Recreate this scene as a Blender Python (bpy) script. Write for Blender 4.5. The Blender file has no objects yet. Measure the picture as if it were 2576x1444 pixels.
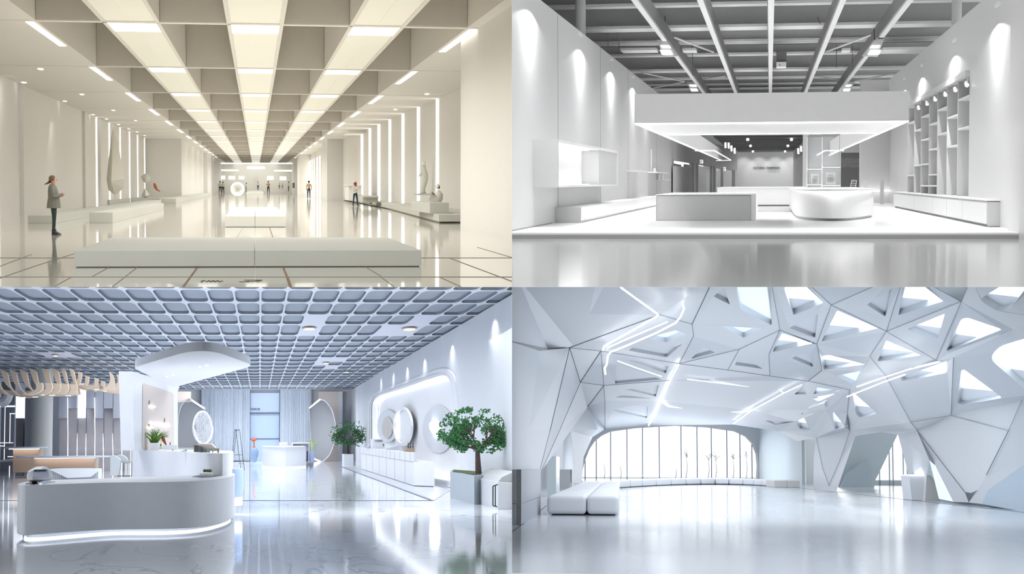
import bpy, bmesh, math, random
from mathutils import Vector, Matrix, noise
PI = math.pi
random.seed(7)
# ------------------------------------------------------------------ camera, world, exposure, large added fill lights
F = 4400.0                      # focal length in pixels of the 2576 x 1444 frame
CX, CY = 1288.0, 722.0
SC = bpy.context.scene
COL = SC.collection
cam = bpy.data.cameras.new('camera'); cam_ob = bpy.data.objects.new('camera', cam); COL.objects.link(cam_ob)
cam_ob.rotation_euler = (PI/2, 0, 0)
cam.sensor_fit = 'HORIZONTAL'; cam.sensor_width = 36.0; cam.lens = 36.0*F/2576.0
cam.clip_start = 1.0; cam.clip_end = 2000.0
SC.camera = cam_ob
SC.view_settings.view_transform = 'Standard'; SC.view_settings.look = 'None'
SC.view_settings.gamma = 1.0; SC.view_settings.exposure = 0.0
SC.view_settings.use_curve_mapping = False
SC.cycles.max_bounces = 6; SC.cycles.diffuse_bounces = 3; SC.cycles.glossy_bounces = 3; SC.cycles.caustics_reflective = False; SC.cycles.caustics_refractive = False
wd = bpy.data.worlds.new('sky'); SC.world = wd; wd.use_nodes = True
bg = wd.node_tree.nodes['Background']; bg.inputs[0].default_value = (0.97, 0.985, 1.0, 1); bg.inputs[1].default_value = 1.12


class Room:
    """A rigid, turned frame: x right, y into the hall, z up from the viewer's eye level."""
    def __init__(s, vx, vy, h, sx, sz):
        d = Vector(((vx-CX)/F, 1.0, (CY-vy)/F)).normalized()
        s.q = Vector((0, 1, 0)).rotation_difference(d)
        s.M = s.q.to_matrix().to_4x4(); s.Mi = s.q.inverted().to_matrix()
        s.vx, s.vy, s.h, s.sx, s.sz = vx, vy, h, sx, sz


R1 = Room(644, 468, 1.45, -1, 1)
R2 = Room(1936, 456, 1.35, 1, 1)
R3 = Room(653, 1102, 1.9, -1, -1)
R4 = Room(1560, 1175, 1.2, 1, -1)
RM = R1


def ray(px, py):
    v = RM.Mi @ Vector(((px-CX)/F, 1.0, (CY-py)/F))
    return v / v.y
def PD(px, py, D): return ray(px, py)*D                     # on the cross plane at depth D
def PF(px, py, z=None):                                     # on the level plane z (floor when None)
    r = ray(px, py); return r*((-RM.h if z is None else z)/r.z)
def PX(px, py, X):                                          # on the side plane x = X
    r = ray(px, py); return r*(X/r.x)
def ZD(px, py, D): return PD(px, py, D).z


def area(name, c, sx, sy, power, col=(1, 1, 1), spread=150, down=True, rot=None):
    L = bpy.data.lights.new(name, 'AREA'); L.shape = 'RECTANGLE'; L.size = sx; L.size_y = sy
    L.energy = power; L.color = col; L.spread = math.radians(spread)
    o = bpy.data.objects.new(name, L); COL.objects.link(o)
    loc = Matrix.Translation(Vector(c)); r = Matrix.Identity(4)
    if rot: r = rot.to_4x4()
    elif not down: r = Matrix.Rotation(PI, 4, 'X')
    o.matrix_world = RM.M @ loc @ r
    return o
def spot(name, c, aim, power, angle=60, blend=.5, col=(1, 1, 1), size=.02, oval=1):
    L = bpy.data.lights.new(name, 'SPOT'); L.energy = power; L.spot_size = math.radians(angle); L.spot_blend = blend
    L.color = col; L.shadow_soft_size = size
    o = bpy.data.objects.new(name, L); COL.objects.link(o)
    d = (Vector(aim)-Vector(c)).normalized(); q = Vector((0, 0, -1)).rotation_difference(d)
    o.matrix_world = RM.M @ Matrix.Translation(Vector(c)) @ q.to_matrix().to_4x4() @ Matrix.Diagonal((1, oval, 1, 1))
    return o


WARM = (1.0, .99, .98); COOL = (.985, .992, 1.0)
RM = R1; area('hall_fill', (0, 163, 4.75), 9, 244, 16000, WARM); area('hall_far_fill', (0, 328, 4.75), 9, 84, 2600, WARM)  # unseen overhead fills added to brighten the gallery
RM = R2; area('store_fill', (0, 88, 5.2), 11, 84, 3600, spread=105)  # unseen fill added to brighten the store, mostly its floor
area('store_back_fill', (0, 185, 2.4), 7, 90, 700)  # second added fill, for the deep end of the store
RM = R3; area('lobby_fill', (-2, 93, 3.93), 15, 102, 9000, COOL)  # unseen fill added for the lobby's general brightness
area('curtain_fill', (.2, 136, 3.8), 8.5, 1.5, 650, COOL, 150, rot=Matrix.Rotation(math.radians(50), 3, 'X'))  # added fill that lifts the dark curtains at the back
area('lobby_front_fill', (-2, 45, 3.9), 14, 3, 1400, COOL, 116, rot=Matrix.Rotation(math.radians(-20), 3, 'X'))  # added fill, tilted to brighten the desk top while staying unseen
RM = R4; area('lounge_fill', (4.5, 100, 3.3), 11, 125, 5600, COOL); area('window_wash', (5, 148, 3.5), 13, 26, 1500, COOL)  # unseen fills added to brighten the lounge and its back wall
area('side_room_fill', (19, 96, 4.4), 10, 50, 900, COOL); area('recess_fill', (-3.3, 85, 3.9), 1.6, 90, 1100, COOL)  # added fills for the dim side room and the left recess


# ------------------------------------------------------------------ materials
def lin(c):
    return tuple((x/255/12.92 if x/255 <= .04045 else ((x/255+.055)/1.055)**2.4) for x in c)+(1,)
def mat(name, c, rough=.5, spec=.5, metal=0, emit=None, es=1, var=.03, scale=4, bump=0, trans=0, alpha=1, coat=0):
    m = bpy.data.materials.new(name); m.use_nodes = True; nt = m.node_tree; b = nt.nodes['Principled BSDF']
    c = lin(c)
    if emit is None and var > 0:
        tc = nt.nodes.new('ShaderNodeTexCoord'); nz = nt.nodes.new('ShaderNodeTexNoise'); nz.inputs['Scale'].default_value = scale
        nz.inputs['Detail'].default_value = 3
        mx = nt.nodes.new('ShaderNodeMix'); mx.data_type = 'RGBA'
        nt.links.new(tc.outputs['Object'], nz.inputs['Vector']); nt.links.new(nz.outputs['Fac'], mx.inputs['Factor'])
        mx.inputs['A'].default_value = tuple(x*(1-var) for x in c[:3])+(1,)
        mx.inputs['B'].default_value = tuple(min(1, x*(1+var)) for x in c[:3])+(1,)
        nt.links.new(mx.outputs['Result'], b.inputs['Base Color'])
        if bump:
            bp = nt.nodes.new('ShaderNodeBump'); bp.inputs['Strength'].default_value = bump
            nt.links.new(nz.outputs['Fac'], bp.inputs['Height']); nt.links.new(bp.outputs['Normal'], b.inputs['Normal'])
    else: b.inputs['Base Color'].default_value = c
    b.inputs['Roughness'].default_value = rough; b.inputs['Specular IOR Level'].default_value = spec; b.inputs['Metallic'].default_value = metal
    b.inputs['Transmission Weight'].default_value = trans; b.inputs['Alpha'].default_value = alpha; b.inputs['Coat Weight'].default_value = coat
    if emit is not None:
        b.inputs['Emission Color'].default_value = lin(emit); b.inputs['Emission Strength'].default_value = es
    return m
def wood(name, a, c2, scale=6, rough=.5, st=(14, 14, 1)):
    m = mat(name, a, rough, var=0); nt = m.node_tree; b = nt.nodes['Principled BSDF']
    tc = nt.nodes.new('ShaderNodeTexCoord'); mp = nt.nodes.new('ShaderNodeMapping'); mp.inputs['Scale'].default_value = st
    nz = nt.nodes.new('ShaderNodeTexNoise'); nz.inputs['Scale'].default_value = scale; nz.inputs['Detail'].default_value = 5
    mx = nt.nodes.new('ShaderNodeMix'); mx.data_type = 'RGBA'; mx.inputs['A'].default_value = lin(a); mx.inputs['B'].default_value = lin(c2)
    nt.links.new(tc.outputs['Object'], mp.inputs[0]); nt.links.new(mp.outputs[0], nz.inputs['Vector'])
    nt.links.new(nz.outputs['Fac'], mx.inputs['Factor']); nt.links.new(mx.outputs['Result'], b.inputs['Base Color'])
    return m


# ------------------------------------------------------------------ mesh builder (room coordinates)
class MB:
    def __init__(s): s.v = []; s.f = []; s.mi = []; s.cur = 0
    def add(s, vs, fs):
        n = len(s.v); s.v += [Vector(x) for x in vs]; s.f += [tuple(i+n for i in f) for f in fs]; s.mi += [s.cur]*len(fs); return s
    def poly(s, pts): return s.add(pts, [tuple(range(len(pts)))])
    def box(s, x0, x1, y0, y1, z0, z1):
        x0, x1 = sorted((x0, x1)); y0, y1 = sorted((y0, y1)); z0, z1 = sorted((z0, z1))
        return s.add([(x0,y0,z0),(x1,y0,z0),(x1,y1,z0),(x0,y1,z0),(x0,y0,z1),(x1,y0,z1),(x1,y1,z1),(x0,y1,z1)],
                     [(0,3,2,1),(4,5,6,7),(0,1,5,4),(1,2,6,5),(2,3,7,6),(3,0,4,7)])
    def prism(s, pts, z0, z1):
        n = len(pts); p = [(q[0], q[1]) for q in pts]
        return s.add([(x, y, z0) for x, y in p]+[(x, y, z1) for x, y in p],
                     [tuple(range(n))[::-1], tuple(range(n, 2*n))]+[(i, (i+1) % n, n+(i+1) % n, n+i) for i in range(n)])
    def ext(s, pts, d):                                     # extrude a 3-D polygon by vector d
        n = len(pts); d = Vector(d); p = [Vector(q) for q in pts]
        return s.add(p+[q+d for q in p], [tuple(range(n))[::-1], tuple(range(n, 2*n))]+[(i, (i+1) % n, n+(i+1) % n, n+i) for i in range(n)])
    def loft(s, rings, cap=True, closed=True):
        n = len(rings[0]); vs = [p for r in rings for p in r]; fs = []
        for k in range(len(rings)-1):
            for i in range(n if closed else n-1):
                j = (i+1) % n; fs.append((k*n+i, k*n+j, (k+1)*n+j, (k+1)*n+i))
        if cap: fs += [tuple(range(n))[::-1], tuple(range((len(rings)-1)*n, len(rings)*n))]
        return s.add(vs, fs)
    def tube(s, path, r, n=8, cap=True):
        path = [Vector(p) for p in path]; rings = []; rr = r if isinstance(r, (list, tuple)) else [r]*len(path)
        up = Vector((0, 0, 1)); t = (path[1]-path[0]).normalized()
        if abs(t.dot(up)) > .95: up = Vector((1, 0, 0))
        a = t.cross(up).normalized()
        for k, p in enumerate(path):
            t = (path[min(k+1, len(path)-1)]-path[max(k-1, 0)]).normalized()
            a = (a - t*a.dot(t)).normalized(); b = t.cross(a)
            rings.append([p+(a*math.cos(2*PI*i/n)+b*math.sin(2*PI*i/n))*rr[k] for i in range(n)])
        return s.loft(rings, cap)
    def bar(s, a, b, w, h, up=(0, 0, 1)):                   # rectangular bar from a to b, w across, h along up
        a = Vector(a); b = Vector(b); t = (b-a).normalized(); up = Vector(up); x = t.cross(up)
        if x.length < .01: x = t.cross(Vector((1, 0, 0)))
        x.normalize(); u = x.cross(t)
        return s.loft([[p-x*w/2-u*h/2, p+x*w/2-u*h/2, p+x*w/2+u*h/2, p-x*w/2+u*h/2] for p in (a, b)])
    def lathe(s, c, prof, n=24, ax=None, sy=1):
        c = Vector(c); rings = []
        for r, z in prof: rings.append([c+Vector((r*math.cos(2*PI*i/n), sy*r*math.sin(2*PI*i/n), z)) for i in range(n)])
        return s.loft(rings)
    def ball(s, c, rx, ry=None, rz=None, n=14, m=9):
        ry = ry or rx; rz = rz or rx; c = Vector(c); rings = []
        for k in range(m+1):
            t = PI*k/m; st = max(math.sin(t), .02)
            rings.append([c+Vector((rx*st*math.cos(2*PI*i/n), ry*st*math.sin(2*PI*i/n), -rz*math.cos(t))) for i in range(n)])
        return s.loft(rings)
    def disc_y(s, c, rx, rz, t, n=32):                      # an elliptical disc facing the viewer, t thick in y
        return s.ext([(c[0]+rx*math.cos(2*PI*i/n), c[1], c[2]+rz*math.sin(2*PI*i/n)) for i in range(n)], (0, t, 0))


def rrect(cx, cy, w, h, r, n=6):
    out = []
    for (sx, sy, a0) in ((1, 1, 0), (-1, 1, 90), (-1, -1, 180), (1, -1, 270)):
        for k in range(n+1):
            a = math.radians(a0+90*k/n); out.append((cx+sx*(w/2-r)+r*math.cos(a), cy+sy*(h/2-r)+r*math.sin(a)))
    return out
def roundpoly(pts, r, n=5):                                 # round the corners of a 2-D polygon
    out = []; m = len(pts); r = r if isinstance(r, (list, tuple)) else [r]*m
    for i in range(m):
        p = Vector(pts[i]); a = Vector(pts[i-1])-p; b = Vector(pts[(i+1) % m])-p
        ra = min(r[i], a.length*.48); rb = min(r[i], b.length*.48); A = p+a.normalized()*ra; B = p+b.normalized()*rb
        if r[i] <= 0: out.append(p); continue
        for k in range(n+1):
            t = k/n; out.append(A*(1-t)**2+p*2*t*(1-t)+B*t*t)
    return out
def smooth_path(pts, n=6):
    P = [Vector(p) for p in pts]; out = []
    for i in range(len(P)-1):
        p0 = P[max(i-1, 0)]; p1 = P[i]; p2 = P[i+1]; p3 = P[min(i+2, len(P)-1)]
        for k in range(n):
            t = k/n; out.append(.5*((2*p1)+(p2-p0)*t+(2*p0-5*p1+4*p2-p3)*t*t+(3*p1-p0-3*p2+p3)*t**3))
    return out+[P[-1]]


# ------------------------------------------------------------------ objects
def thing(name, label, cat, loc=(0, 0, 0), rz=0, group=None):
    o = bpy.data.objects.new(name, None); COL.objects.link(o); o.empty_display_size = .1
    o['label'] = label; o['category'] = cat
    if group: o['group'] = group
    o['room'] = 0; o['sx'] = RM.sx; o['sz'] = RM.sz
    Ml = Matrix.Translation(Vector(loc)) @ Matrix.Rotation(rz, 4, 'Z'); o.matrix_world = RM.M @ Ml
    LOCAL[o.name] = Ml
    return o
LOCAL = {}
def obj(name, mb, m, parent=None, smooth=False, bevel=0, seg=2, label=None, cat=None, group=None, kind=None, local=False, bang=40):
    me = bpy.data.meshes.new(name); me.from_pydata([tuple(v) for v in mb.v], [], mb.f); me.validate()
    mats = m if isinstance(m, (list, tuple)) else [m]
    for x in mats: me.materials.append(x)
    if len(mats) > 1 and len(me.polygons) == len(mb.mi): me.polygons.foreach_set('material_index', mb.mi)
    bm = bmesh.new(); bm.from_mesh(me)
    bmesh.ops.recalc_face_normals(bm, faces=bm.faces)
    if bevel:
        es = [e for e in bm.edges if len(e.link_faces) == 2 and e.calc_face_angle(0) > math.radians(bang)]
        bmesh.ops.bevel(bm, geom=es, offset=bevel, segments=seg, affect='EDGES', profile=.5, clamp_overlap=True)
    o = bpy.data.objects.new(name, me); COL.objects.link(o)
    o['sx'] = RM.sx; o['sz'] = RM.sz
    if parent is not None:
        root = parent
        while root.parent is not None: root = root.parent
        base = LOCAL[root.name]
        if not local: bm.transform(base.inverted())
        o.parent = parent
        LOCAL[o.name] = base
    else:
        c = sum((v.co for v in bm.verts), Vector())/max(1, len(bm.verts)); c.z = min(v.co.z for v in bm.verts) if bm.verts else 0
        Ml = Matrix.Translation(c); bm.transform(Ml.inverted()); o.matrix_world = RM.M @ Ml; LOCAL[o.name] = Ml
    bm.to_mesh(me); bm.free()
    if smooth:
        me.polygons.foreach_set('use_smooth', [True]*len(me.polygons))
        try: me.set_sharp_from_angle(angle=math.radians(38))
        except Exception: pass
    if label: o['label'] = label
    if cat: o['category'] = cat
    if group: o['group'] = group
    if kind: o['kind'] = kind
    return o
def struct(name, mb, m, parent=None, **k): return obj(name, mb, m, parent, kind='structure', **k)
def solo(name, mb, m, label, cat, group=None, **k): return obj(name, mb, m, None, label=label, cat=cat, group=group, **k)
def dup(root, loc, rz=0, label=None, scale=1):
    r = root.copy(); COL.objects.link(r)
    Ml = Matrix.Translation(Vector(loc)) @ Matrix.Rotation(rz, 4, 'Z') @ Matrix.Scale(scale, 4); r.matrix_world = RM.M @ Ml; LOCAL[r.name] = Ml
    if label: r['label'] = label
    for ch in list(root.children):
        c = ch.copy(); COL.objects.link(c); c.parent = r
        for g in ch.children:
            d = g.copy(); COL.objects.link(d); d.parent = c
    return r
def wallrun(mb, pts, z0, z1, t=.3):                         # wall panels along plan points, t thick to the right of travel
    for a, b in zip(pts, pts[1:]):
        a = Vector(a[:2]); b = Vector(b[:2]); d = (b-a).normalized(); n = Vector((d.y, -d.x))*t
        mb.prism([a, b, b+n, a+n], z0, z1)
    return mb
def text(name, s, p, size, m, parent=None, width=None, rotx=PI/2, rz=0, depth=.003, **k):
    cu = bpy.data.curves.new(name, 'FONT'); cu.body = s; cu.size = size; cu.extrude = depth; cu.offset = size*.03; cu.align_x = 'LEFT'
    cu.materials.append(m); o = bpy.data.objects.new(name, cu); COL.objects.link(o)
    dg = bpy.context.evaluated_depsgraph_get(); me = bpy.data.meshes.new_from_object(o.evaluated_get(dg)); bpy.data.objects.remove(o)
    o = bpy.data.objects.new(name, me); COL.objects.link(o); o['sx'] = RM.sx; o['sz'] = RM.sz
    w = max(v.co.x for v in me.vertices)-min(v.co.x for v in me.vertices); sx = width/w if width else 1
    Ml = Matrix.Translation(Vector(p)) @ Matrix.Rotation(rz, 4, 'Z') @ Matrix.Rotation(rotx, 4, 'X') @ Matrix.Diagonal((sx, 1, 1, 1))
    if parent is not None:
        o.parent = parent; root = parent
        while root.parent is not None: root = root.parent
        o.matrix_basis = LOCAL[root.name].inverted() @ Ml
    else: o.matrix_world = RM.M @ Ml
    for a, b in k.items(): o[a] = b
    return o


# ------------------------------------------------------------------ people
def person(name, label, base, H, yaw, top, low, hair, skin, shoe, stance=.1, arm='down', bend=0, group=None, extra=None):
    """One continuous skinned body; faces take the colour of what covers them there. base: feet point, H: height."""
    t = thing(name, label, 'person', base, yaw, group)
    s = H/1.75
    j = {}
    bx = bend
    P = {'pel': (0, 0, .93), 'wst': (0, bx*.3, 1.08), 'chs': (0, bx*.7, 1.28), 'nck': (0, bx, 1.47), 'hd0': (0, bx+.01, 1.56), 'hd1': (0, bx+.02, 1.66),
         'hl': (-.09, 0, .9), 'kl': (-.1-stance*.3, -.02, .5), 'al': (-.1-stance*.6, 0, .09), 'tl': (-.11-stance*.6, -.14, .035),
         'hr': (.09, 0, .9), 'kr': (.1+stance*.3, .0, .5), 'ar': (.1+stance*.6, .03, .09), 'tr': (.12+stance*.6, -.11, .035)}
    if arm == 'down':
        P.update(sl=(-.17, bx, 1.42), el=(-.23, bx, 1.14), wl=(-.22, bx-.06, .9), ml=(-.21, bx-.08, .82),
                 sr=(.17, bx, 1.42), er=(.23, bx, 1.14), wr=(.22, bx-.06, .9), mr=(.21, bx-.08, .82))
    else:
        P.update(sl=(-.17, bx, 1.42), el=(-.23, bx-.02, 1.15), wl=(-.08, bx-.24, 1.2), ml=(-.02, bx-.27, 1.23),
                 sr=(.17, bx, 1.42), er=(.23, bx-.02, 1.15), wr=(.08, bx-.24, 1.16), mr=(.02, bx-.27, 1.18))
    Rr = {'pel': .15, 'wst': .125, 'chs': .15, 'nck': .055, 'hd0': .085, 'hd1': .09, 'hl': .095, 'kl': .062, 'al': .045, 'tl': .04, 'hr': .095, 'kr': .062,
          'ar': .045, 'tr': .04, 'sl': .062, 'el': .046, 'wl': .034, 'ml': .036, 'sr': .062, 'er': .046, 'wr': .034, 'mr': .036}
    E = [('pel', 'wst'), ('wst', 'chs'), ('chs', 'nck'), ('nck', 'hd0'), ('hd0', 'hd1'), ('pel', 'hl'), ('hl', 'kl'), ('kl', 'al'), ('al', 'tl'), ('pel', 'hr'),
         ('hr', 'kr'), ('kr', 'ar'), ('ar', 'tr'), ('chs', 'sl'), ('sl', 'el'), ('el', 'wl'), ('wl', 'ml'), ('chs', 'sr'), ('sr', 'er'), ('er', 'wr'), ('wr', 'mr')]
    ks = list(P); me = bpy.data.meshes.new('tmp')
    me.from_pydata([Vector(P[k])*s for k in ks], [(ks.index(a), ks.index(b)) for a, b in E], [])
    o = bpy.data.objects.new('tmp', me); COL.objects.link(o)
    sk = o.modifiers.new('s', 'SKIN'); sk.use_smooth_shade = True
    for i, k in enumerate(ks):
        d = me.skin_vertices[0].data[i]; r = Rr[k]*s; d.radius = (r, r*(.72 if k in ('chs', 'wst', 'pel') else 1)); d.use_root = (k == 'pel')
    ss = o.modifiers.new('u', 'SUBSURF'); ss.levels = 1; ss.render_levels = 1
    dg = bpy.context.evaluated_depsgraph_get(); ev = bpy.data.meshes.new_from_object(o.evaluated_get(dg))
    bpy.data.objects.remove(o)
    b = bpy.data.objects.new('body', ev); COL.objects.link(b); b.parent = t; b['sx'] = RM.sx; b['sz'] = RM.sz
    for m in (skin, top, low, shoe): ev.materials.append(m)
    for p in ev.polygons:
        c = p.center/s; r = 0
        if c.z > 1.49: r = 0
        elif c.z < .12: r = 3
        elif abs(c.x) < .2 and c.z < .98 and not (c.y < bx-.12 and c.z > .3): r = 2
        elif (c-Vector(P['ml'])).length < .07 or (c-Vector(P['mr'])).length < .07: r = 0
        elif c.z < .85: r = 2
        else: r = 1
        p.material_index = r; p.use_smooth = True
    hb = MB(); hb.ball((0, (bx+.03)*s, 1.655*s), .097*s, .1*s, .105*s)
    hb.v = [Vector((v.x, max(v.y, (bx-.045)*s) if v.z < 1.69*s else v.y, v.z)) for v in hb.v]
    if hair: obj('hair', hb, hair, t, smooth=True, local=True)
    fb = MB(); fb.ball((0, (bx-.083)*s, 1.61*s), .013*s, .017*s, .018*s, 6, 5); obj('nose', fb, skin, t, smooth=True, local=True)
    return t

# ================================================================== HALL ONE: the cream gallery
RM = R1
HC = 4.87
def hull(pts):
    bm = bmesh.new()
    for p in pts: bm.verts.new(p)
    bmesh.ops.convex_hull(bm, input=bm.verts)
    bmesh.ops.delete(bm, geom=[v for v in bm.verts if not v.link_faces], context='VERTS')
    bm.verts.index_update(); m = MB(); m.add([v.co.copy() for v in bm.verts], [[v.index for v in f.verts] for f in bm.faces]); bm.free(); return m
cream = mat('cream_wall_paint', (233, 230, 224), .55, .3)
creamd = mat('coffer_shade_tone', (222, 216, 205), .7, .2)  # unlit look of the deep coffers put into a darker cream
ribm = mat('rib_paint', (234, 229, 220), .6, .3)
creamc = mat('cream_ceiling_paint', (235, 232, 225), .7, .2)
stone = mat('pale_plinth_stone', (206, 206, 197), .6, .35, var=.04, scale=2)
sculw = mat('sculpture_plaster', (232, 228, 218), .7, .2)
floor1 = mat('cream_polished_floor', (208, 204, 194), .055, .75, var=.05, scale=.35)
groove = mat('floor_joint', (150, 142, 124), .6); grooveb = mat('floor_joint_brown', (118, 82, 40), .6)
lampw = mat('warm_lamp_panel', (255, 253, 246), .5, emit=(255, 253, 248), es=1.9)
lampp = mat('pale_panel_added_glow', (236, 234, 218), .6, emit=(236, 234, 226), es=.16)  # glow added to the pale panels to help light the hall
strip1 = mat('warm_light_strip', (255, 253, 246), .5, emit=(255, 252, 244), es=1.7)
spotm = mat('small_downlight_lens', (255, 253, 246), .4, emit=(255, 255, 250), es=2.2)
m = MB(); m.box(-16, 12, 18, 372, -RM.h-.3, -RM.h); fl = struct('floor', m, floor1)
jm = MB(); jb = MB()
def joint(mb, a, b, w=.02):
    a = PF(*a); b = PF(*b); a.z += .004; b.z += .004; mb.bar(a, b, w, .006)
for a, b, w in (((0, 649), (1288, 649), .05), ((0, 697), (1288, 697), .045), ((0, 700), (90, 669), .012), ((90, 669), (260, 615), .010), ((135, 722), (180, 697), .012),
                ((275, 672), (230, 697), .012), ((346, 672), (282, 722), .014), ((610, 575), (596, 596), .012), ((960, 698), (992, 722), .014), ((1130, 649), (1288, 708), .014),
                ((1108, 698), (1160, 722), .012), ((1200, 622), (1288, 648), .010), ((0, 670), (80, 640), .008), ((920, 672), (962, 697), .010)): joint(jm, a, b, w)
for a, b, w in (((497, 672), (461, 722), .028), ((712, 672), (723, 698), .03), ((723, 698), (731, 722), .04), ((678, 572), (686, 596), .03)): joint(jb, a, b, w)
struct('floor_joint', jm, groove, fl); struct('floor_joint', jb, grooveb, fl)
# scribbled lettering set in the floor
ink = mat('dark_floor_lettering', (70, 66, 56), .5)
t = thing('floor_lettering', 'small dark scribbled lettering on the floor in front of the long bench', 'lettering', tuple(PF(560, 708)))
for grp in ((((506, 708), (511, 706)), ((511, 706), (517, 707)), ((520, 709), (526, 706)), ((526, 706), (530, 709)), ((530, 709), (537, 706)), ((537, 706), (541, 709)), ((541, 709), (548, 706)), ((548, 706), (552, 709)), ((552, 709), (560, 707)), ((506, 708), (509, 710))),
            (((602, 709), (628, 709)), ((620, 708), (655, 708))), (((614, 705), (660, 705)), ((644, 706), (659, 706.4)))):
    m = MB()
    for a, b in grp: joint(m, a, b, .016)
    obj('written_line', m, ink, t)
# coffers
XS = [-6.49, -4.47, -2.89, -.79, .79, 2.89, 4.47, 6.49]
D0, DS = 53.6, 20.1; NR = 17; DE = D0+DS*(NR-1)
m = MB()
for x in XS: m.box(x-.06, x+.06, D0-DS, DE, HC, HC+2.3)
for k in range(-1, NR):
    d = D0+DS*k
    m.box(-6.49, 6.49, d, d+.45, HC, HC+2.3)
for sgn in (-1, 1):
    for k in range(0, NR): m.box(sgn*6.6, sgn*11.6, D0+DS*k, D0+DS*k+.12, HC-.012, HC+.1)
struct('ceiling', m, ribm)
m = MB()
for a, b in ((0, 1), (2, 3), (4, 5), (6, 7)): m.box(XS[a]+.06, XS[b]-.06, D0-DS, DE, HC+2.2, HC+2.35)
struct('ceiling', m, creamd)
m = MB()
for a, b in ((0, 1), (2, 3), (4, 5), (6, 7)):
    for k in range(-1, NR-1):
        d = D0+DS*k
        m.box(XS[a]+.07, XS[b]-.07, d+DS-.05, d+DS-.01, HC+.03, HC+2.2)         # far face of each coffer, its shade put in as darker colour
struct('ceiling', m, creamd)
m = MB(); m.box(-12.5, -6.49, 30, DE+20, HC, HC+.2); m.box(6.49, 12.5, 30, DE+20, HC, HC+.2); m.box(-6.49, 6.49, DE, DE+20, HC, HC+.2)
struct('ceiling', m, creamc)
ORD = ['first', 'second', 'third', 'fourth', 'fifth', 'sixth', 'seventh', 'eighth', 'ninth', 'tenth', 'eleventh', 'twelfth', 'thirteenth', 'fourteenth', 'fifteenth', 'sixteenth', 'seventeenth', 'eighteenth']
proto = None
CN = {(1, 2): 'left coffer column', (3, 4): 'middle coffer column', (5, 6): 'right coffer column'}
for (a, b), nm in CN.items():
    proto = None; x0, x1 = XS[a]+.06, XS[b]-.06; xc = (x0+x1)/2; w = (x1-x0)/2
    for k in range(-1, NR-1):
        d = D0+DS*k; lab = 'bright ceiling panel light, %s, %s row from the front' % (nm, ORD[k+1])
        if proto is None:
            t = thing('panel_light', lab, 'ceiling light', (xc, d, HC), 0, 'panel lights in the coffered ceiling')
            q = MB(); q.box(-w, w, .45, 3.6, .02, .08); obj('lamp_band', q, lampw, t, local=True)
            q = MB(); q.box(-w, w, 3.6, DS, .03, .08); q.box(-.012, .012, 8, DS, .015, .03); obj('pale_panel', q, lampp, t, local=True)  # pale panel given a slight glow as an extra light source
            proto = t
        else: dup(proto, (xc, d, HC), 0, lab)
for sgn, nm in ((-1, 'left'), (1, 'right')):
    q = None
    for k in range(0, 13):
        d = D0+DS*k; lab = 'slim white slot light along the %s edge of the coffers, %s from the front' % (nm, ORD[k])
        if q is None:
            b = MB(); b.box(sgn*6.55, sgn*6.78, d+.45, d+9.6, HC-.02, HC+.02)
            q = solo('slot_light', b, lampw, lab, 'ceiling light', 'slot lights beside the coffers'); base = LOCAL[q.name].to_translation()
        else:
            c = q.copy(); COL.objects.link(c); c.matrix_world = RM.M @ Matrix.Translation(base+Vector((0, DS*k, 0))); c['label'] = lab
# downlights in the side soffits
k = 0
for px, py in ((15, 208), (60, 207), (102, 173), (163, 254), (206, 237), (234, 288), (268, 299), (285, 277), (298, 313), (324, 324), (341, 303), (345, 332), (364, 341), (381, 349), (397, 356), (1074, 236), (995, 275)):
    p = PF(px, py, HC)
    b = MB(); b.lathe(p+Vector((0, 0, -.03)), [(.10, 0), (.12, .03)], 12, sy=4)
    solo('downlight', b, spotm, 'tiny white downlight in the gallery soffit, %s along the %s side' % (ORD[k if px < 900 else k-15], 'left' if px < 900 else 'right'), 'downlight', 'downlights in the gallery soffits'); k += 1
# left side walls
zf = -RM.h
def at(px, X): return (X, F*X/(px-RM.vx))
m = MB()
wallrun(m, [at(405, -11.3), at(225, -11.3)], zf, HC)
wallrun(m, [at(225, -11.3), at(72, -11.25), at(27, -11.2)], zf, HC); wallrun(m, [(-11.2, 80), (-11.2, 30)], zf, HC)
struct('wall_left', m, cream)
m = MB(); m.box(-11.25, -11.05, 86.9, 87.3, zf, HC); m.box(-11.3, -11.12, 118.4, 118.9, zf, HC); m.box(-11.3, -10.9, 63, 64.2, zf, HC)
struct('wall_left', m, cream)
m = MB(); a = PD(405, 480, 185); b = PD(457, 480, 185); m.box(-12, b.x, 185, 200, zf, HC); m.box(b.x-3.5, b.x, 200, 262, zf, HC)
m.box(b.x-1.4, b.x+.6, 262, 372, zf, HC)
struct('wall_left', m, cream)
# curved pier at the left edge
X = -7.85; pts = []
Dn, Df = 46, 56.0
side = [(Dn, zf), (Df, zf), (Df, 3.2)]+[(Df-5*(1-math.cos(t)), 3.2+1.1*math.sin(t)) for t in [math.radians(x) for x in (15, 30, 45, 60, 75, 90)]]+[(Dn, 4.35)]
m = MB(); m.ext([(X, y, z) for y, z in side], (-2.5, 0, 0)); struct('wall_pier', m, cream, smooth=True)
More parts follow.
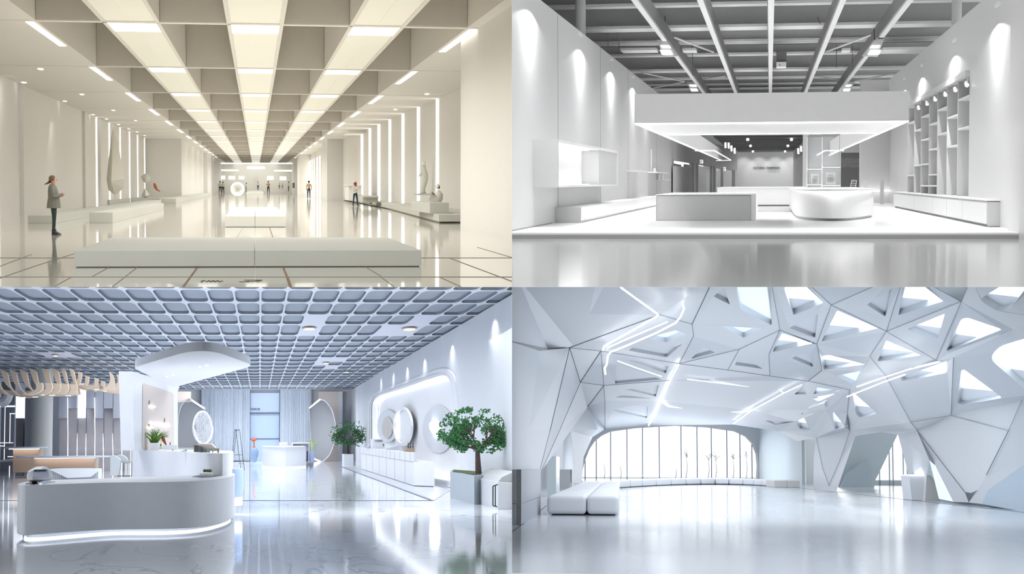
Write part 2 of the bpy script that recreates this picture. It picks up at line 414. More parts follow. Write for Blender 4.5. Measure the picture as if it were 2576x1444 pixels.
# right side walls
m = MB(); m.box(6.8, 7.4, 40, 58.5, zf, HC+.05); struct('wall_right', m, cream)
m = MB(); m.box(7.4, 12, 57.5, 58.5, zf, HC); wallrun(m, [(10.3, 58.5), (10.1, 87), (9.25, 172.8), (8.9, 182)], zf, HC)
struct('wall_right', m, cream)
m = MB(); a = PD(823, 480, 182); m.box(a.x, 12, 182, 196, zf, HC); wallrun(m, [(8.4, 196), (8.3, 270)], zf, HC)
b = PD(753, 480, 270); m.box(b.x, 9, 270, 284, zf, HC); wallrun(m, [(b.x+.8, 284), (b.x+.8, 372)], zf, HC)
struct('wall_right', m, cream)
m = MB(); a = PF(1102, 561); m.box(11.9, 7.9, 152, 160, HC-.25, HC); struct('trim_1', m, cream)
# back wall with a rounded portal
back = mat('bright_back_wall', (236, 234, 226), .6)
m = MB(); m.box(-10, 10, 369, 370, zf, HC); struct('wall_back', m, back)
m = MB(); o_ = [PD(546, 486, 362), PD(546, 418, 362)]+[PD(x, y, 362) for x, y in ((548, 413), (553, 411))]+[PD(x, y, 362) for x, y in ((740, 411), (746, 413), (749, 418), (751, 486))]
m.tube(o_, .13, 6); struct('trim_2', m, lampw)
q = None
for i, (x0, x1, y0, y1) in enumerate(((553, 600, 426.5, 430), (622, 666, 419, 425), (690, 735, 427.5, 431), (551, 566, 442, 451), (575, 591, 443, 451), (601, 614, 443, 451), (672, 688, 443, 452), (704, 720, 444, 453))):
    a = PD(x0, y1, 366); b = PD(x1, y0, 366); m = MB(); m.box(a.x, b.x, 366, 366.3, a.z, b.z)
    solo('wall_lamp' if i < 3 else 'wall_picture', m, lampw, ['long thin lamp high on the far gallery wall, leftmost', 'bright double lamp hanging over the middle of the far gallery wall', 'long thin lamp high on the far gallery wall, rightmost',
         'pale square picture on the far wall left of all others', 'second pale picture from the left on the far wall', 'third pale picture on the far wall', 'fourth pale picture on the far wall right of the doorway', 'fifth pale picture on the far wall'][i], 'lamp' if i < 3 else 'picture')  # pictures share the lamps' glow, their brightness is painted in
m = MB(); a = PD(637, 474, 366); b = PD(649, 446, 366); m.box(a.x, b.x, 365.6, 366.4, a.z, b.z); solo('display_niche', m, cream, 'small pale arched niche in the far gallery wall', 'niche')
m = MB(); a = PD(736, 473, 340); b = PD(744, 460, 340); m.box(a.x, b.x, 340, 340.5, a.z, b.z); solo('wall_cabinet', m, mat('grey_cabinet', (126, 128, 112), .5), 'small grey cabinet near the far right of the gallery', 'cabinet')
m = MB(); m.box(PD(457, 1, 262).x+.3, PD(457, 1, 262).x+.62, 262.5, 263.5, -.4, HC-.8); solo('stained_strip', m, mat('pale_blue_strip', (196, 222, 222), .4, var=.2, scale=9), 'narrow mottled pale blue vertical strip at the left wall recess', 'wall strip')
# vertical light strips
def vstrips(xs, side, lab, grp, zt=HC):
    for i, (px, X0, w) in enumerate(xs):
        X = X0; D = F*X/(px-RM.vx); s_ = -1 if X > 0 else 1
        m = MB(); m.box(X, X+s_*.07, D, D+w, zf+.0, zt-.02)
        solo('light_strip', m, strip1, '%s, %s from the front' % (lab, ORD[i]), 'light strip', grp)
vstrips([(px, -11.3, max(.5, 4/ (644-px)**2*4400*11.3*.8/4)) for px in (256, 287, 313, 335.5, 355, 372, 387, 401)], -1, 'bright vertical light strip on the left gallery wall', 'vertical light strips on the left wall')
def xr(D): return 10.1+(9.25-10.1)*(D-87)/(172.8-87)
rs = []
for px in (1099, 1051, 1012, 979, 951.5, 929, 909):
    D = 100.
    for _ in range(30): D = F*xr(D)/(px-RM.vx)
    rs.append((px, xr(D)-.02, max(.7, D*D*4.6/F/xr(D)*.75)))
vstrips(rs, 1, 'bright vertical light strip on the right gallery wall', 'vertical light strips on the right wall')
vstrips([(px, 8.3, 2.2) for i, px in enumerate((820, 812, 803, 796, 789, 784, 780))], 1, 'far bright vertical light strip beyond the right pier', 'far light strips beyond the right pier', HC-.9)
vstrips([(px, -7.8, 3.5) for px in (484, 490, 495, 500, 505)], -1, 'faint far light strip on the left wall', 'far light strips on the left', HC-1.0)
# benches and platforms
def bench(lab, x0, x1, yb, yt, yback, far=None, seam=None, bev=.008, cat='bench', name='bench', m_=None):
    a = PF(x0, yb); b = PF(x1, yb); D = (a.y+b.y)/2; z = (ZD(x0, yt, D)+ZD(x1, yt, D))/2; D2 = far or PF((x0+x1)/2, yback, z).y
    if seam:
        t = thing(name, lab, cat, ((a.x+b.x)/2, D, zf)); s = PD(seam, yb, D).x
        for u, v in ((a.x, s-.004), (s+.004, b.x)):
            q = MB(); q.box(u, v, D, D2, zf+.012, z); obj('bench_block', q, m_ or stone, t, bevel=bev)
            q = MB(); q.box(u+.03, v-.03, D+.05, D2-.05, zf, zf+.012); obj('shadow_gap', q, groove, t)
        return t
    q = MB(); q.box(a.x, b.x, D, D2, zf, z); return solo(name, q, m_ or stone, lab, cat, bevel=bev)
bench('wide low stone bench in the foreground of the gallery', 190, 1062, 672, 630, 597, seam=641)
bench('low stone bench standing behind the wide foreground bench', 566, 719, 571.5, 544, 521, seam=641.5)
bench('small low bench far down the middle of the gallery', 620, 663, 491, 483, 479)
bench('long low platform running along the left gallery wall', 70, 141, 562, 542, 0, far=143, cat='platform', name='platform')
bench('long low platform in front of the one along the left wall', 225, 284, 561, 534.5, 0, far=107, cat='platform', name='platform')
bench('long low platform beside the pale block of wall on the left', 406, 443, 512, 499.5, 0, far=262, cat='platform', name='platform')
bench('low plinth under the tall faceted sculpture', 238, 276, 514, 503, 0, far=160, cat='plinth', name='plinth')
bench('low plinth under the small faceted sculptures', 328, 402, 507, 498, 0, far=182, cat='plinth', name='plinth')
z1 = ZD(1104, 540, PF(1104, 561).y)
m = MB(); P = [PF(1104, 561), PF(1158, 561), Vector((10.2, 87, 0)), Vector((9.2, 173, 0)), Vector((8.9, 181, 0)), PF(900, 505)]
m.prism([(p.x, p.y) for p in P], zf+.05, z1); solo('platform', m, stone, 'long pale display platform along the right gallery wall', 'platform', bevel=.008)
m = MB(); m.prism([(p.x+.06, p.y+.4) for p in P], zf, zf+.05); solo('platform_plinth', m, groove, 'dark recessed foot under the right display platform', 'plinth')
P = [PF(728, 484), PF(742, 487), PF(775, 489.5), PF(819, 490), PF(819, 486), PF(740, 482.5)]
m = MB(); m.prism([(p.x, p.y) for p in P], zf, zf+.45); solo('platform', m, stone, 'far curved low platform by the light strips beyond the right pier', 'platform')
m = MB(); a = PF(507, 484.5); b = PF(549, 483.5); m.box(a.x, b.x, a.y, a.y+20, zf, zf+.35); solo('platform', m, stone, 'thin far platform joining the portal on the left', 'platform')
# sculptures
D = 131
t = thing('faceted_sculpture', 'tall faceted white sculpture like a cut gem on the left plinth', 'sculpture', (PD(289, 499, D).x, D, ZD(289, 499, D)))
def pp(l, D=D): return [PD(x, y, D+d) for x, y, d in l]
obj('upper_crystal', hull(pp([(284, 322, 0), (290, 338, 0), (297, 358, .3), (299, 400, .5), (301, 446, .8), (268, 451, 0), (280, 456, -.9), (279, 350, .3), (313, 453, .4)])), sculw, t)
obj('lower_crystal', hull(pp([(268, 451, 0), (280, 456, -.9), (301, 445, .8), (314, 453, 0), (311, 474, .2), (273, 478, .1), (289, 491, 0)])), sculw, t)
m = MB(); m.tube(pp([(289, 489, 0), (289, 500, 0)]), .04, 8); obj('stem', m, sculw, t)
D = 165
t = thing('faceted_sculpture', 'two small faceted stones one above the other on a thin rod', 'sculpture', (PD(366, 499, D).x, D, ZD(366, 500, D)))
obj('upper_stone', hull(pp([(354, 444, 0), (369, 434, .8), (380, 445, 0), (366, 447, -.8), (377, 455, .2), (359, 455, .1), (367, 462, 0)], D)), sculw, t)
obj('lower_stone', hull(pp([(365, 473, 0), (377, 490, 0), (356, 491, 0), (374, 499, .5), (358, 499, -.5), (366, 493, -.9)], D)), sculw, t)
m = MB(); m.tube(pp([(367, 461, 0), (366, 474, 0)], D), .02, 6); obj('rod', m, sculw, t)
m = MB(); m.box(PD(356, 1, D).x, PD(376, 1, D).x, D-1.5, D+2, ZD(366, 502.5, D), ZD(366, 499, D)); obj('base', m, mat('grey_base', (150, 148, 134), .6), t)
D = PX(1064, 491, 9.4).y
t = thing('abstract_statue', 'slim white abstract figure on a thin wall shelf', 'statue', tuple(PD(1066, 487, D)))
sm = mat('grey_green_plaster', (222, 224, 212), .6); sw = mat('white_plaster', (250, 248, 238), .6)
def px_tube(l, D): return [PD(x, y, D) for x, y in l]
m = MB(); m.tube(smooth_path(px_tube([(1064, 485), (1064, 472), (1068, 455), (1069, 440), (1066, 428), (1065, 415)], D), 5), [.12+.055*math.sin(min(1, i/25)*PI) for i in range(26)], 12); obj('torso', m, sm, t, smooth=True)
m = MB(); m.ball(PD(1066, 411, D), .13, .13, .13); obj('head', m, sw, t, smooth=True)
m = MB(); m.tube(smooth_path(px_tube([(1062, 436), (1057, 440), (1053, 444)], D), 4), [.10, .10, .09, .08, .06, .05, .04, .03, .02], 8); obj('arm', m, sm, t, smooth=True)
m = MB(); m.add([PD(1053, 487, D), PD(1074, 487, D), PD(1069, 480.5, D), PD(1063, 480.5, D)]+[PD(x, y, D+.5) for x, y in ((1053, 487), (1074, 487), (1069, 480.5), (1063, 480.5))],
                [(0, 1, 2, 3), (4, 7, 6, 5), (0, 4, 5, 1), (1, 5, 6, 2), (2, 6, 7, 3), (3, 7, 4, 0)]); obj('foot', m, sw, t)
m = MB(); m.box(PD(1048, 1, D).x, PD(1084, 1, D).x+.2, D-.6, D+1.4, ZD(1060, 491, D), ZD(1060, 487.4, D)); solo('wall_shelf', m, stone, 'thin wall shelf carrying the white abstract figure', 'shelf')
D = PF(1112, 561).y+3
a = PD(1103, 479, D); zt = ZD(1100, 510, D); zb = z1
m = MB(); m.box(PD(1076, 1, D).x+.1, PD(1130, 1, D).x, D, D+9, zb, zt); solo('plinth', m, stone, 'pale cube plinth at the near end of the right platform', 'plinth', bevel=.01)
t = thing('seated_statue', 'seated white statue of a reader in folded cloth on the cube plinth', 'statue', tuple(PD(1100, 510, D+4)))
D += 4
m = MB(); m.ball(PD(1101, 469, D), .095, .11, .13); obj('head', m, sw, t, smooth=True)
m = MB(); m.ball(PD(1104, 471, D-.05), .05, .06, .08); obj('face', m, mat('dark_carved_face', (96, 78, 66), .7), t, smooth=True)
m = MB(); m.loft([[PD(1103, 509, D)+Vector((.12*math.cos(u), .12*math.sin(u), 0)) for u in [k*PI/6 for k in range(12)]],
                  [PD(1103, 500, D)+Vector((.2*math.cos(u), .2*math.sin(u), 0)) for u in [k*PI/6 for k in range(12)]],
                  [PD(1105, 488, D)+Vector((.17*math.cos(u), .2*math.sin(u), 0)) for u in [k*PI/6 for k in range(12)]],
                  [PD(1102, 478, D)+Vector((.06*math.cos(u), .08*math.sin(u), 0)) for u in [k*PI/6 for k in range(12)]]]); obj('torso', m, sculw, t, smooth=True)
m = MB(); m.add([PD(1078, 504, D-.3), PD(1086, 487, D-.2), PD(1100, 492, D-.1), PD(1102, 508, D-.2), PD(1078, 504, D+.5), PD(1086, 487, D+.4), PD(1100, 492, D+.3), PD(1102, 508, D+.4)],
                [(0, 1, 2, 3), (7, 6, 5, 4), (0, 4, 5, 1), (1, 5, 6, 2), (2, 6, 7, 3), (3, 7, 4, 0)]); obj('folded_cloth', m, sculw, t)
m = MB(); m.bar(PD(1086, 484, D-.2), PD(1094, 490, D-.2), .1, .05); obj('book', m, mat('brown_book', (120, 96, 82), .7), t)
# counter and boxes behind the person on the right
D = 140
a = PD(877, 494, D); b = PD(909, 466, D); m = MB(); m.box(a.x, b.x, D, D+6, z1, b.z-.05); m.box(a.x-.1, b.x+.08, D-.4, D+6, b.z-.05, b.z+.02)
solo('display_counter', m, cream, 'pale display counter standing on the far end of the right platform', 'counter')
m = MB(); m.box(PD(894, 1, 132).x, PD(912, 1, 132).x, 132, 137, z1, ZD(900, 490, 132)); solo('display_box', m, stone, 'low grey box on the right platform beside the display counter', 'box')
m = MB(); m.box(PD(912, 1, 124).x, PD(951, 1, 124).x, 124, 132, z1, ZD(900, 497, 124)); m.box(PD(912, 1, 124).x, PD(951, 1, 124).x+.02, 123.6, 132, ZD(900, 497, 124), ZD(900, 493, 124)); solo('display_table', m, stone, 'long low display table on the right platform', 'table')
m = MB(); m.ball(PD(894, 456, 143), .09, .09, .06); m.box(PD(892, 1, 143).x, PD(896, 1, 143).x, 142.9, 143.1, ZD(894, 466, 141), ZD(894, 457, 143)); solo('small_sculpture', m, sculw, 'small pale object on top of the display counter', 'sculpture')
m = MB(); m.lathe(PF(465, 486, zf+.4), [(1.2, 0), (1.25, .2), (.9, .35), (.2, .42)], 20, sy=3); solo('rounded_sculpture', m, sculw, 'low rounded white sculpture on the far left platform', 'sculpture', smooth=True)
D = 175; m = MB(); m.tube(px_tube([(388, 461), (391, 470), (394, 476), (403, 482)], D), [.10, .16, .1, .03], 8); solo('orange_sculpture', m, mat('orange_glaze', (190, 104, 50), .4), 'small curved orange object near the left light strips', 'sculpture', smooth=True)
# glowing round sign on a stand
D = PF(596, 516).y
t = thing('round_sign', 'glowing round white sign on a thin stand', 'sign', tuple(PF(596, 516)))
c = PD(597.5, 475.5, D); r = 17*D/F
m = MB()
n = 40; ring = [[c+Vector((q*math.cos(2*PI*i/n), 0, q*math.sin(2*PI*i/n))) for i in range(n)] for q in (r, r*.72)]
m.add(ring[0]+ring[1]+[v+Vector((0, .1, 0)) for v in ring[0]+ring[1]], [(i, (i+1) % n, n+(i+1) % n, n+i) for i in range(n)]+[(2*n+i, 3*n+i, 3*n+(i+1) % n, 2*n+(i+1) % n) for i in range(n)]+
      [(i, 2*n+i, 2*n+(i+1) % n, (i+1) % n) for i in range(n)]+[(n+i, n+(i+1) % n, 3*n+(i+1) % n, 3*n+i) for i in range(n)]); obj('ring', m, lampw, t)
m = MB(); m.disc_y(c+Vector((0, .03, 0)), r*.72, r*.72, .03); dsc = obj('disc', m, mat('frosted_disc', (240, 240, 230), .4, alpha=.75), t)
ink2 = mat('grey_sign_mark', (186, 186, 174), .5)
m = MB()
for i in range(6):
    m.box(c.x-.14, c.x+.13, c.y-.02, c.y, c.z+.16-i*.065, c.z+.175-i*.065)
for i in range(14):
    a_ = PI*(.12+.76*i/13); p = c+Vector((r*.6*math.cos(a_), -.02, r*.6*math.sin(a_))); m.box(p.x-.018, p.x+.018, p.y, p.y+.02, p.z-.018, p.z+.018)
m.box(c.x-.15, c.x-.13, c.y-.02, c.y, c.z-.18, c.z+.17); m.box(c.x+.12, c.x+.14, c.y-.02, c.y, c.z-.18, c.z+.17)
m.box(c.x+.22, c.x+.25, c.y-.02, c.y, c.z-.05, c.z+.06); m.box(c.x+.25, c.x+.33, c.y-.02, c.y, c.z-.01, c.z+.02)
obj('lettering', m, ink2, dsc)
m = MB(); m.tube([PF(596, 516), Vector((PF(596, 516).x, c.y, c.z-r))], .025, 8); m.lathe(PF(596, 516), [(.2, 0), (.18, .02)], 16); obj('stand', m, ink2, t)
# people
skin = mat('skin', (196, 140, 112), .6); dark = mat('black_cloth', (32, 34, 34), .8); darkh = mat('dark_hair', (30, 24, 22), .7)
grey = mat('grey_knit', (118, 118, 108), .9, var=.18, scale=60); denim = mat('dark_denim', (40, 62, 76), .8); whitec = mat('white_cloth', (226, 224, 214), .8)
tan = mat('tan_cloth', (196, 164, 116), .8); redc = mat('red_cloth', (168, 48, 44), .8); shoe = mat('black_leather', (22, 30, 30), .45); legg = mat('teal_black_leggings', (34, 46, 48), .7)
def feet(px, py): return PF(px, py)
# the woman in the cardigan
b0 = feet(136, 591); H = 145*b0.y/F
w = person('person', 'woman in a long grey knit cardigan and black leggings standing at the left', b0, H, PI/2, grey, legg, None, skin, shoe, stance=.02, arm='fold', bend=0)
s = H/1.75
def ell(cx, cy, z, rx, ry, n=16): return [Vector(((cx+rx*math.cos(2*PI*i/n))*s, (cy+ry*math.sin(2*PI*i/n))*s, z*s)) for i in range(n)]
m = MB(); m.loft([ell(0, -.0, .79, .2, .2, 28), ell(0, -.0, .95, .19, .185, 28), ell(0, 0, 1.1, .18, .16, 28), ell(0, .02, 1.3, .185, .145, 28), ell(0, .03, 1.42, .17, .12, 28), ell(0, .03, 1.5, .07, .07, 28)])
m.v = [Vector((v.x*(1+.035*math.cos(14*math.atan2(v.y, v.x))), v.y*(1+.035*math.cos(14*math.atan2(v.y, v.x))), v.z)) if v.z < 1.3*s else v for v in m.v]
cdg = obj('cardigan', m, grey, w, smooth=True, local=True)
for sg in (-1, 1):
    m = MB(); m.tube([Vector((sg*.17, .03, 1.42))*s, Vector((sg*.22, .02, 1.3))*s, Vector((sg*.235, -.02, 1.14))*s, Vector((sg*.15, -.14, 1.15))*s, Vector((sg*.09, -.23, 1.19))*s], [.07*s, .065*s, .06*s, .055*s, .048*s], 12); obj('sleeve', m, grey, cdg, smooth=True, local=True)
    m = MB()
    m.ball(Vector((sg*.06, -.255, 1.21))*s, .032*s, .045*s, .026*s, 8, 6)
    for f in range(4): m.tube([Vector((sg*.05-.02+f*.014, -.28, 1.215+.004*f))*s, Vector((sg*.04-.02+f*.014, -.315, 1.205))*s, Vector((sg*.03-.02+f*.014, -.32, 1.18))*s], [.009*s, .008*s, .006*s], 6)
    m.tube([Vector((sg*.08, -.26, 1.225))*s, Vector((sg*.04, -.29, 1.245))*s], [.01*s, .008*s], 6)
    obj('hand', m, skin, w, smooth=True, local=True)
    m = MB(); m.loft([ell(sg*.11, .0, .0, .045, .06, 12), ell(sg*.11, 0, .1, .048, .055, 12), ell(sg*.11, 0, .17, .05, .055, 12)]); m.loft([ell(sg*.11, -.08, .0, .045, .13, 12), ell(sg*.11, -.07, .045, .042, .11, 12), ell(sg*.11, -.02, .11, .03, .05, 12)])
    obj('boot', m, shoe, w, smooth=True, local=True)
hairm = mat('ash_brown_hair', (112, 90, 70), .7, var=.35, scale=40)
m = MB(); m.ball(Vector((0, .035, 1.66))*s, .1*s, .105*s, .105*s)
m.v = [Vector((v.x, max(v.y, -.035*s) if v.z < 1.68*s else v.y, v.z)) for v in m.v]; obj('hair', m, hairm, w, smooth=True, local=True)
m = MB(); m.tube([Vector((0, .1, 1.58))*s, Vector((0, .16, 1.53))*s, Vector((0, .26, 1.49))*s], [.045*s, .035*s, .01*s], 10); obj('ponytail', m, hairm, w, smooth=True, local=True)
m = MB(); m.ball(Vector((0, .1, 1.575))*s, .055*s, .045*s, .045*s); obj('hair_band', m, darkh, w, smooth=True, local=True)
m = MB()
for sg in (-1, 1): m.ball(Vector((sg*.03, -.098, 1.635))*s, .012*s, .008*s, .007*s, 6, 4)
obj('eyes', m, darkh, w, local=True)
PL = [  # feet px, head-top py, yaw, top, low, hair, arm, stance, bend, label
    (894, 519, 459, .3, whitec, denim, None, 'fold', .14, 0, 'person in a white sweater and dark jeans with a red scarf round the head'),
    (777, 500, 455, PI, tan, denim, darkh, 'down', .02, 0, 'person in a tan top seen from behind in the middle distance'),
    (819, 476, 456, -.8, tan, dark, darkh, 'down', .02, .06, 'small person leaning by the light strips beyond the right pier'),
    (726, 482, 456.5, -PI/2, whitec, dark, darkh, 'down', 0, 0, 'slim person in white top and black trousers seen from the side'),
    (675, 487, 456, 0, tan, dark, darkh, 'fold', .05, 0, 'person in a tan patterned shirt raising an arm, far down the hall'),
    (703, 475.5, 459.5, PI, whitec, dark, mat('pale_hair', (220, 214, 200), .8), 'down', 0, 0, 'distant pale person in white with black trousers'),
    (710.5, 475.5, 460, PI, whitec, grey, mat('pale_hair', (220, 214, 200), .8), 'down', 0, 0, 'distant pale person standing right of another in white'),
    (539.5, 487, 456, PI, grey, dark, darkh, 'down', .1, 0, 'person in a wide grey poncho with dark hair'),
    (554, 487, 456, PI, whitec, dark, darkh, 'down', .05, 0, 'left one of the pair in white jackets and black trousers'),
    (561, 487, 457.5, PI, whitec, dark, darkh, 'down', .05, 0, 'right one of the pair in white jackets and black trousers'),
    (619, 484, 459.5, -PI/2, whitec, grey, darkh, 'fold', 0, .03, 'person in pale clothes looking down beside the round sign'),
    (507.5, 478.5, 457.5, -PI/2, redc, grey, darkh, 'down', 0, 0, 'slim person in a red top near the left light strips'),
    (475, 477, 457, .8, whitec, dark, darkh, 'down', .1, .06, 'left one of two dark haired people bending over a cane'),
    (480, 477, 457, .3, grey, dark, darkh, 'down', .1, .06, 'right one of two dark haired people bending over a cane'),
    (649, 479, 457, 0, whitec, dark, darkh, 'down', 0, 0, 'tiny distant person in white and black in front of the far niche')]
for px, py, hy, yaw, tp, lw, hr, arm, st, bd, lab in PL:
    b = feet(px, max(py, 484.8)) if py < 484.8 else feet(px, py)
    if py < 484.8:
        D = 330 if px != 819 else 205; b = PD(px, py, D)
    H = (py-hy)*b.y/F
    p_ = person('person', lab, b, H, yaw, tp, lw, hr, skin, shoe, st, arm, bd)
    if px == 894:
        m = MB(); s = H/1.75
        m.ball(Vector((0, .02, 1.65))*s, .125*s, .125*s, .12*s, 14, 9); m.v = [Vector((v.x, max(v.y, -.06*s), v.z)) for v in m.v]; obj('head_scarf', m, mat('patterned_red_scarf', (140, 66, 56), .8, var=.5, scale=30), p_, smooth=True, local=True)
        m = MB(); m.ball(Vector((0, -.05, 1.53))*s, .09*s, .08*s, .08*s); obj('scarf_knot', m, redc, p_, smooth=True, local=True)
m = MB(); m.tube([PD(467.5, 476, 329), PD(474, 462, 329)], .06, 6); solo('cane', m, dark, 'thin dark cane held by two people on the left platform', 'cane')
spot('wash', (-10.9, 79, 4.7), (-11.3, 83.5, -1), 260, 50, .8, WARM, oval=4); spot('wash', (-10.7, 100, 4.7), (-11.3, 101, 1), 150, 34, .8, WARM, oval=4)

# ================================================================== HALL TWO: the white and grey store
RM = R2
zf = -RM.h; Z0 = -1.507
white2 = mat('white_lacquer', (238, 238, 238), .35, .4); wall2 = mat('white_wall_panel', (218, 218, 218), .35, .35)
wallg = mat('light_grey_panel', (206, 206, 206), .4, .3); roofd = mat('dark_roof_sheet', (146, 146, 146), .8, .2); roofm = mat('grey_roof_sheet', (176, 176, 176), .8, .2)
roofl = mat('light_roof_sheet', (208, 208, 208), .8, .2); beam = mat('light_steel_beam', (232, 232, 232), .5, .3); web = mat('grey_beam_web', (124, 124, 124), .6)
floor2 = mat('white_gloss_platform', (250, 250, 250), .26, .25, var=.01); floorg = mat('grey_gloss_floor', (180, 180, 180), .11, .65, var=.02, scale=.3)
led = mat('white_led', (255, 255, 255), .4, emit=(255, 255, 255), es=2.4); led_s = mat('soft_white_led', (255, 255, 255), .4, emit=(255, 255, 255), es=1.4)
riser = mat('grey_riser', (176, 176, 176), .5); line2 = mat('grey_shadow_gap', (150, 150, 150), .6); dkg = mat('dark_grey', (96, 96, 96), .5)
glass = mat('clear_glass', (225, 230, 230), .05, .5, alpha=.28); 
Dp = PF(1936, 585.5).y
m = MB(); m.box(-9, 9, 18, Dp+.3, Z0-.2, Z0); struct('floor', m, floorg)
m = MB(); m.box(-9, 9, Dp, 240, zf-.05, zf); struct('floor', m, floor2)
m = MB(); m.box(-9, 9, Dp+.005, Dp+.3, Z0, zf-.004); struct('trim_3', m, riser)
XL = -7.06; XRW = 7.0; ZT = 5.65
def dx(px, X): return PX(px, 500, X).y
m = MB(); m.box(XL-.4, XL, 44, dx(1695, XL), zf, ZT); struct('wall_left', m, wall2)
m = MB(); m.box(XL-.4, XL, 24.5, 44, Z0, ZT); struct('wall_left', m, wall2)
m = MB()
for px in (1403.5, 1510.5, 1580, 1651): d = dx(px, XL); m.box(XL-.01, XL+.004, d, d+.12, zf, ZT)
struct('trim_4', m, line2)
m = MB(); m.box(XL, XL+.012, 44, 57, zf, zf+.03); struct('baseboard_left', m, line2)
# right wall with the column panel
d1 = dx(2436, 6.6); d2 = dx(2561, 6.6)
m = MB(); m.box(6.6, 8.4, d2, d1, zf, ZT); m.box(6.35, 8.4, 24.5, d2, Z0, ZT+.0); m.box(7.25, 8.4, d1, 120, zf, ZT); struct('wall_right', m, wall2)
m = MB(); m.box(6.6, 8.4, d1, dx(2283, 6.6)+14, ZD(2436, 186, d1), ZT); struct('wall_right', m, wall2)
m = MB(); zc = ZD(2436, 190, d1); m.box(6.45, 6.6, d1, dx(2283, 6.6), zc-.02, zc+.18); struct('cornice', m, wallg)
# bookcase
xs = [2282, 2299, 2316, 2336, 2357, 2381, 2408, 2436]
t = thing('bookcase', 'tall built-in grey bookcase with staggered empty shelves in the right wall', 'bookcase', (6.9, dx(2360, 6.6), zf))
zt = ZD(2480, 500, PX(2480, 500, 6.45).y)
DXS = [dx(x, 6.6) for x in xs]
for x, d in zip(xs[:-1], DXS): m = MB(); m.box(6.6, 7.25, d, d+.18, zt-.1, zc); obj('upright', m, wallg, t)
CELL = {6: (240, 318), 5: (288, 365), 4: (268, 333), 3: (307, 373, 439, 468), 2: (287, 348, 412, 468), 1: (324, 415), 0: (304, 441)}
for i, ys in CELL.items():
    for y in ys:
        z = ZD(xs[i+1], y, DXS[i+1]); m = MB(); m.box(6.6, 7.25, DXS[i+1]+.18, DXS[i], z-.03, z+.03); obj('shelf_board', m, white2, t)
for i, (px, py) in enumerate(((2428, 210), (2400, 223), (2375, 235), (2350, 247), (2330, 258), (2309, 269))):
    d = dx(px, 6.5); z = ZD(px, py, d); u = thing('clip_spotlight', 'small white clip spotlight under the bookcase cornice, %s from the near end' % ORD[i], 'spotlight', (6.52, d, z), 0, 'clip spotlights on the cornice')
    m = MB(); m.tube([(6.5, d, z), (6.45, d-.6, z-.09)], .075, 10); hd = obj('lamp_head', m, white2, u, smooth=True)
    m = MB(); m.lathe((6.45, d-.62, z-.13), [(.05, 0), (.06, .03)], 10); obj('lens', m, led, hd)
    m = MB(); m.bar((6.5, d, z), (6.55, d, z+.16), .03, .03); obj('arm', m, wallg, u)
# long cabinet on the right
a = PF(2482, 571); D = a.y; zt = ZD(2482, 502, D); Df = dx(2248, a.x)
t = thing('low_cabinet', 'long low white cabinet under the bookcase along the right wall', 'cabinet', (a.x+.4, D, zf))
m = MB(); m.box(a.x+.02, 7.24, D, Df, zf+.07, zt-.06); obj('body', m, wallg, t)
m = MB(); m.box(a.x-.02, 7.24, D-.05, Df, zt-.045, zt); obj('worktop', m, white2, t)
m = MB(); m.box(a.x+.08, 7.2, D+.02, Df, zf, zf+.07); obj('plinth', m, line2, t)
ds = [D+.02]+[dx(x, a.x) for x in (2421, 2382, 2346, 2300)]+[Df]
for u, v in zip(ds, ds[1:]): m = MB(); m.box(a.x-.005, a.x+.02, u+.06, v-.06, zf+.09, zt-.1); obj('door', m, white2, t)
m = MB(); m.box(a.x+.02, a.x+.86, D-.02, D, zf+.02, zt-.07); obj('end_panel', m, wallg, t)
# roof
def DZ(y, z): return PF(1936, y, z).y
ZR = 8.0
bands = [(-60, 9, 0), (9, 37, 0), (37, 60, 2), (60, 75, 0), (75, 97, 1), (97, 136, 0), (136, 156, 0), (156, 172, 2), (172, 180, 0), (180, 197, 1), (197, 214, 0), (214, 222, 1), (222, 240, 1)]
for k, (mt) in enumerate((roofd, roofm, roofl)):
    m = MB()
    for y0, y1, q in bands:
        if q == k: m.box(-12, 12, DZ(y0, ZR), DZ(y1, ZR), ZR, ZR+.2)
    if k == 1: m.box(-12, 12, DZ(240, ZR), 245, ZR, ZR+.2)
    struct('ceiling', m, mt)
m = MB()
for i in range(46): x = -11+i*.5; m.box(x, x+.18, DZ(77, ZR), DZ(96, ZR), ZR-.12, ZR)
struct('ceiling', m, beam)
m = MB(); m.box(-12, 12, 242, 243, 3.5, ZR+.2); struct('wall_back', m, roofm)
for i, (y0, y1, z) in enumerate(((9, 15, 7.6), (66, 75, 6.9), (103, 108, 7.3), (109, 110, 7.2), (136, 140, 7.4), (175, 180, 6.9), (196, 198.5, 7.3), (212, 214, 7.3), (217, 219, 7.2), (223, 225.5, 7.0))):
    d0 = DZ(y0, z); d1_ = DZ(y1, z); m = MB(); m.box(-11, 11, d0, d1_, z, z+.12); m.box(-11, 11, (d0+d1_)/2-.08, (d0+d1_)/2+.08, z+.12, ZR)
    struct('beam', m, beam)
for i, (x0, x1) in enumerate(((1587, 1602), (1753, 1768), (1932, 1948), (2114, 2129), (2284, 2299))):
    p = PF(x0, 0, 6.2); q = PF(x1, 0, 6.2); m = MB(); m.box(p.x, q.x, 50, 160, 6.2, 6.28); struct('beam', m, beam)
    sx = .09 if i < 2 else -.09
    m = MB(); m.box((p.x+q.x)/2+sx-.05, (p.x+q.x)/2+sx+.05, 50, 160, 6.28, 6.85); struct('beam', m, web)
def brace(l, z, r=.05, mt=None, nm='brace'):
    m = MB(); m.tube([PF(x, y, z+dz) for x, y, dz in l], r, 6); return struct(nm, m, mt or beam)
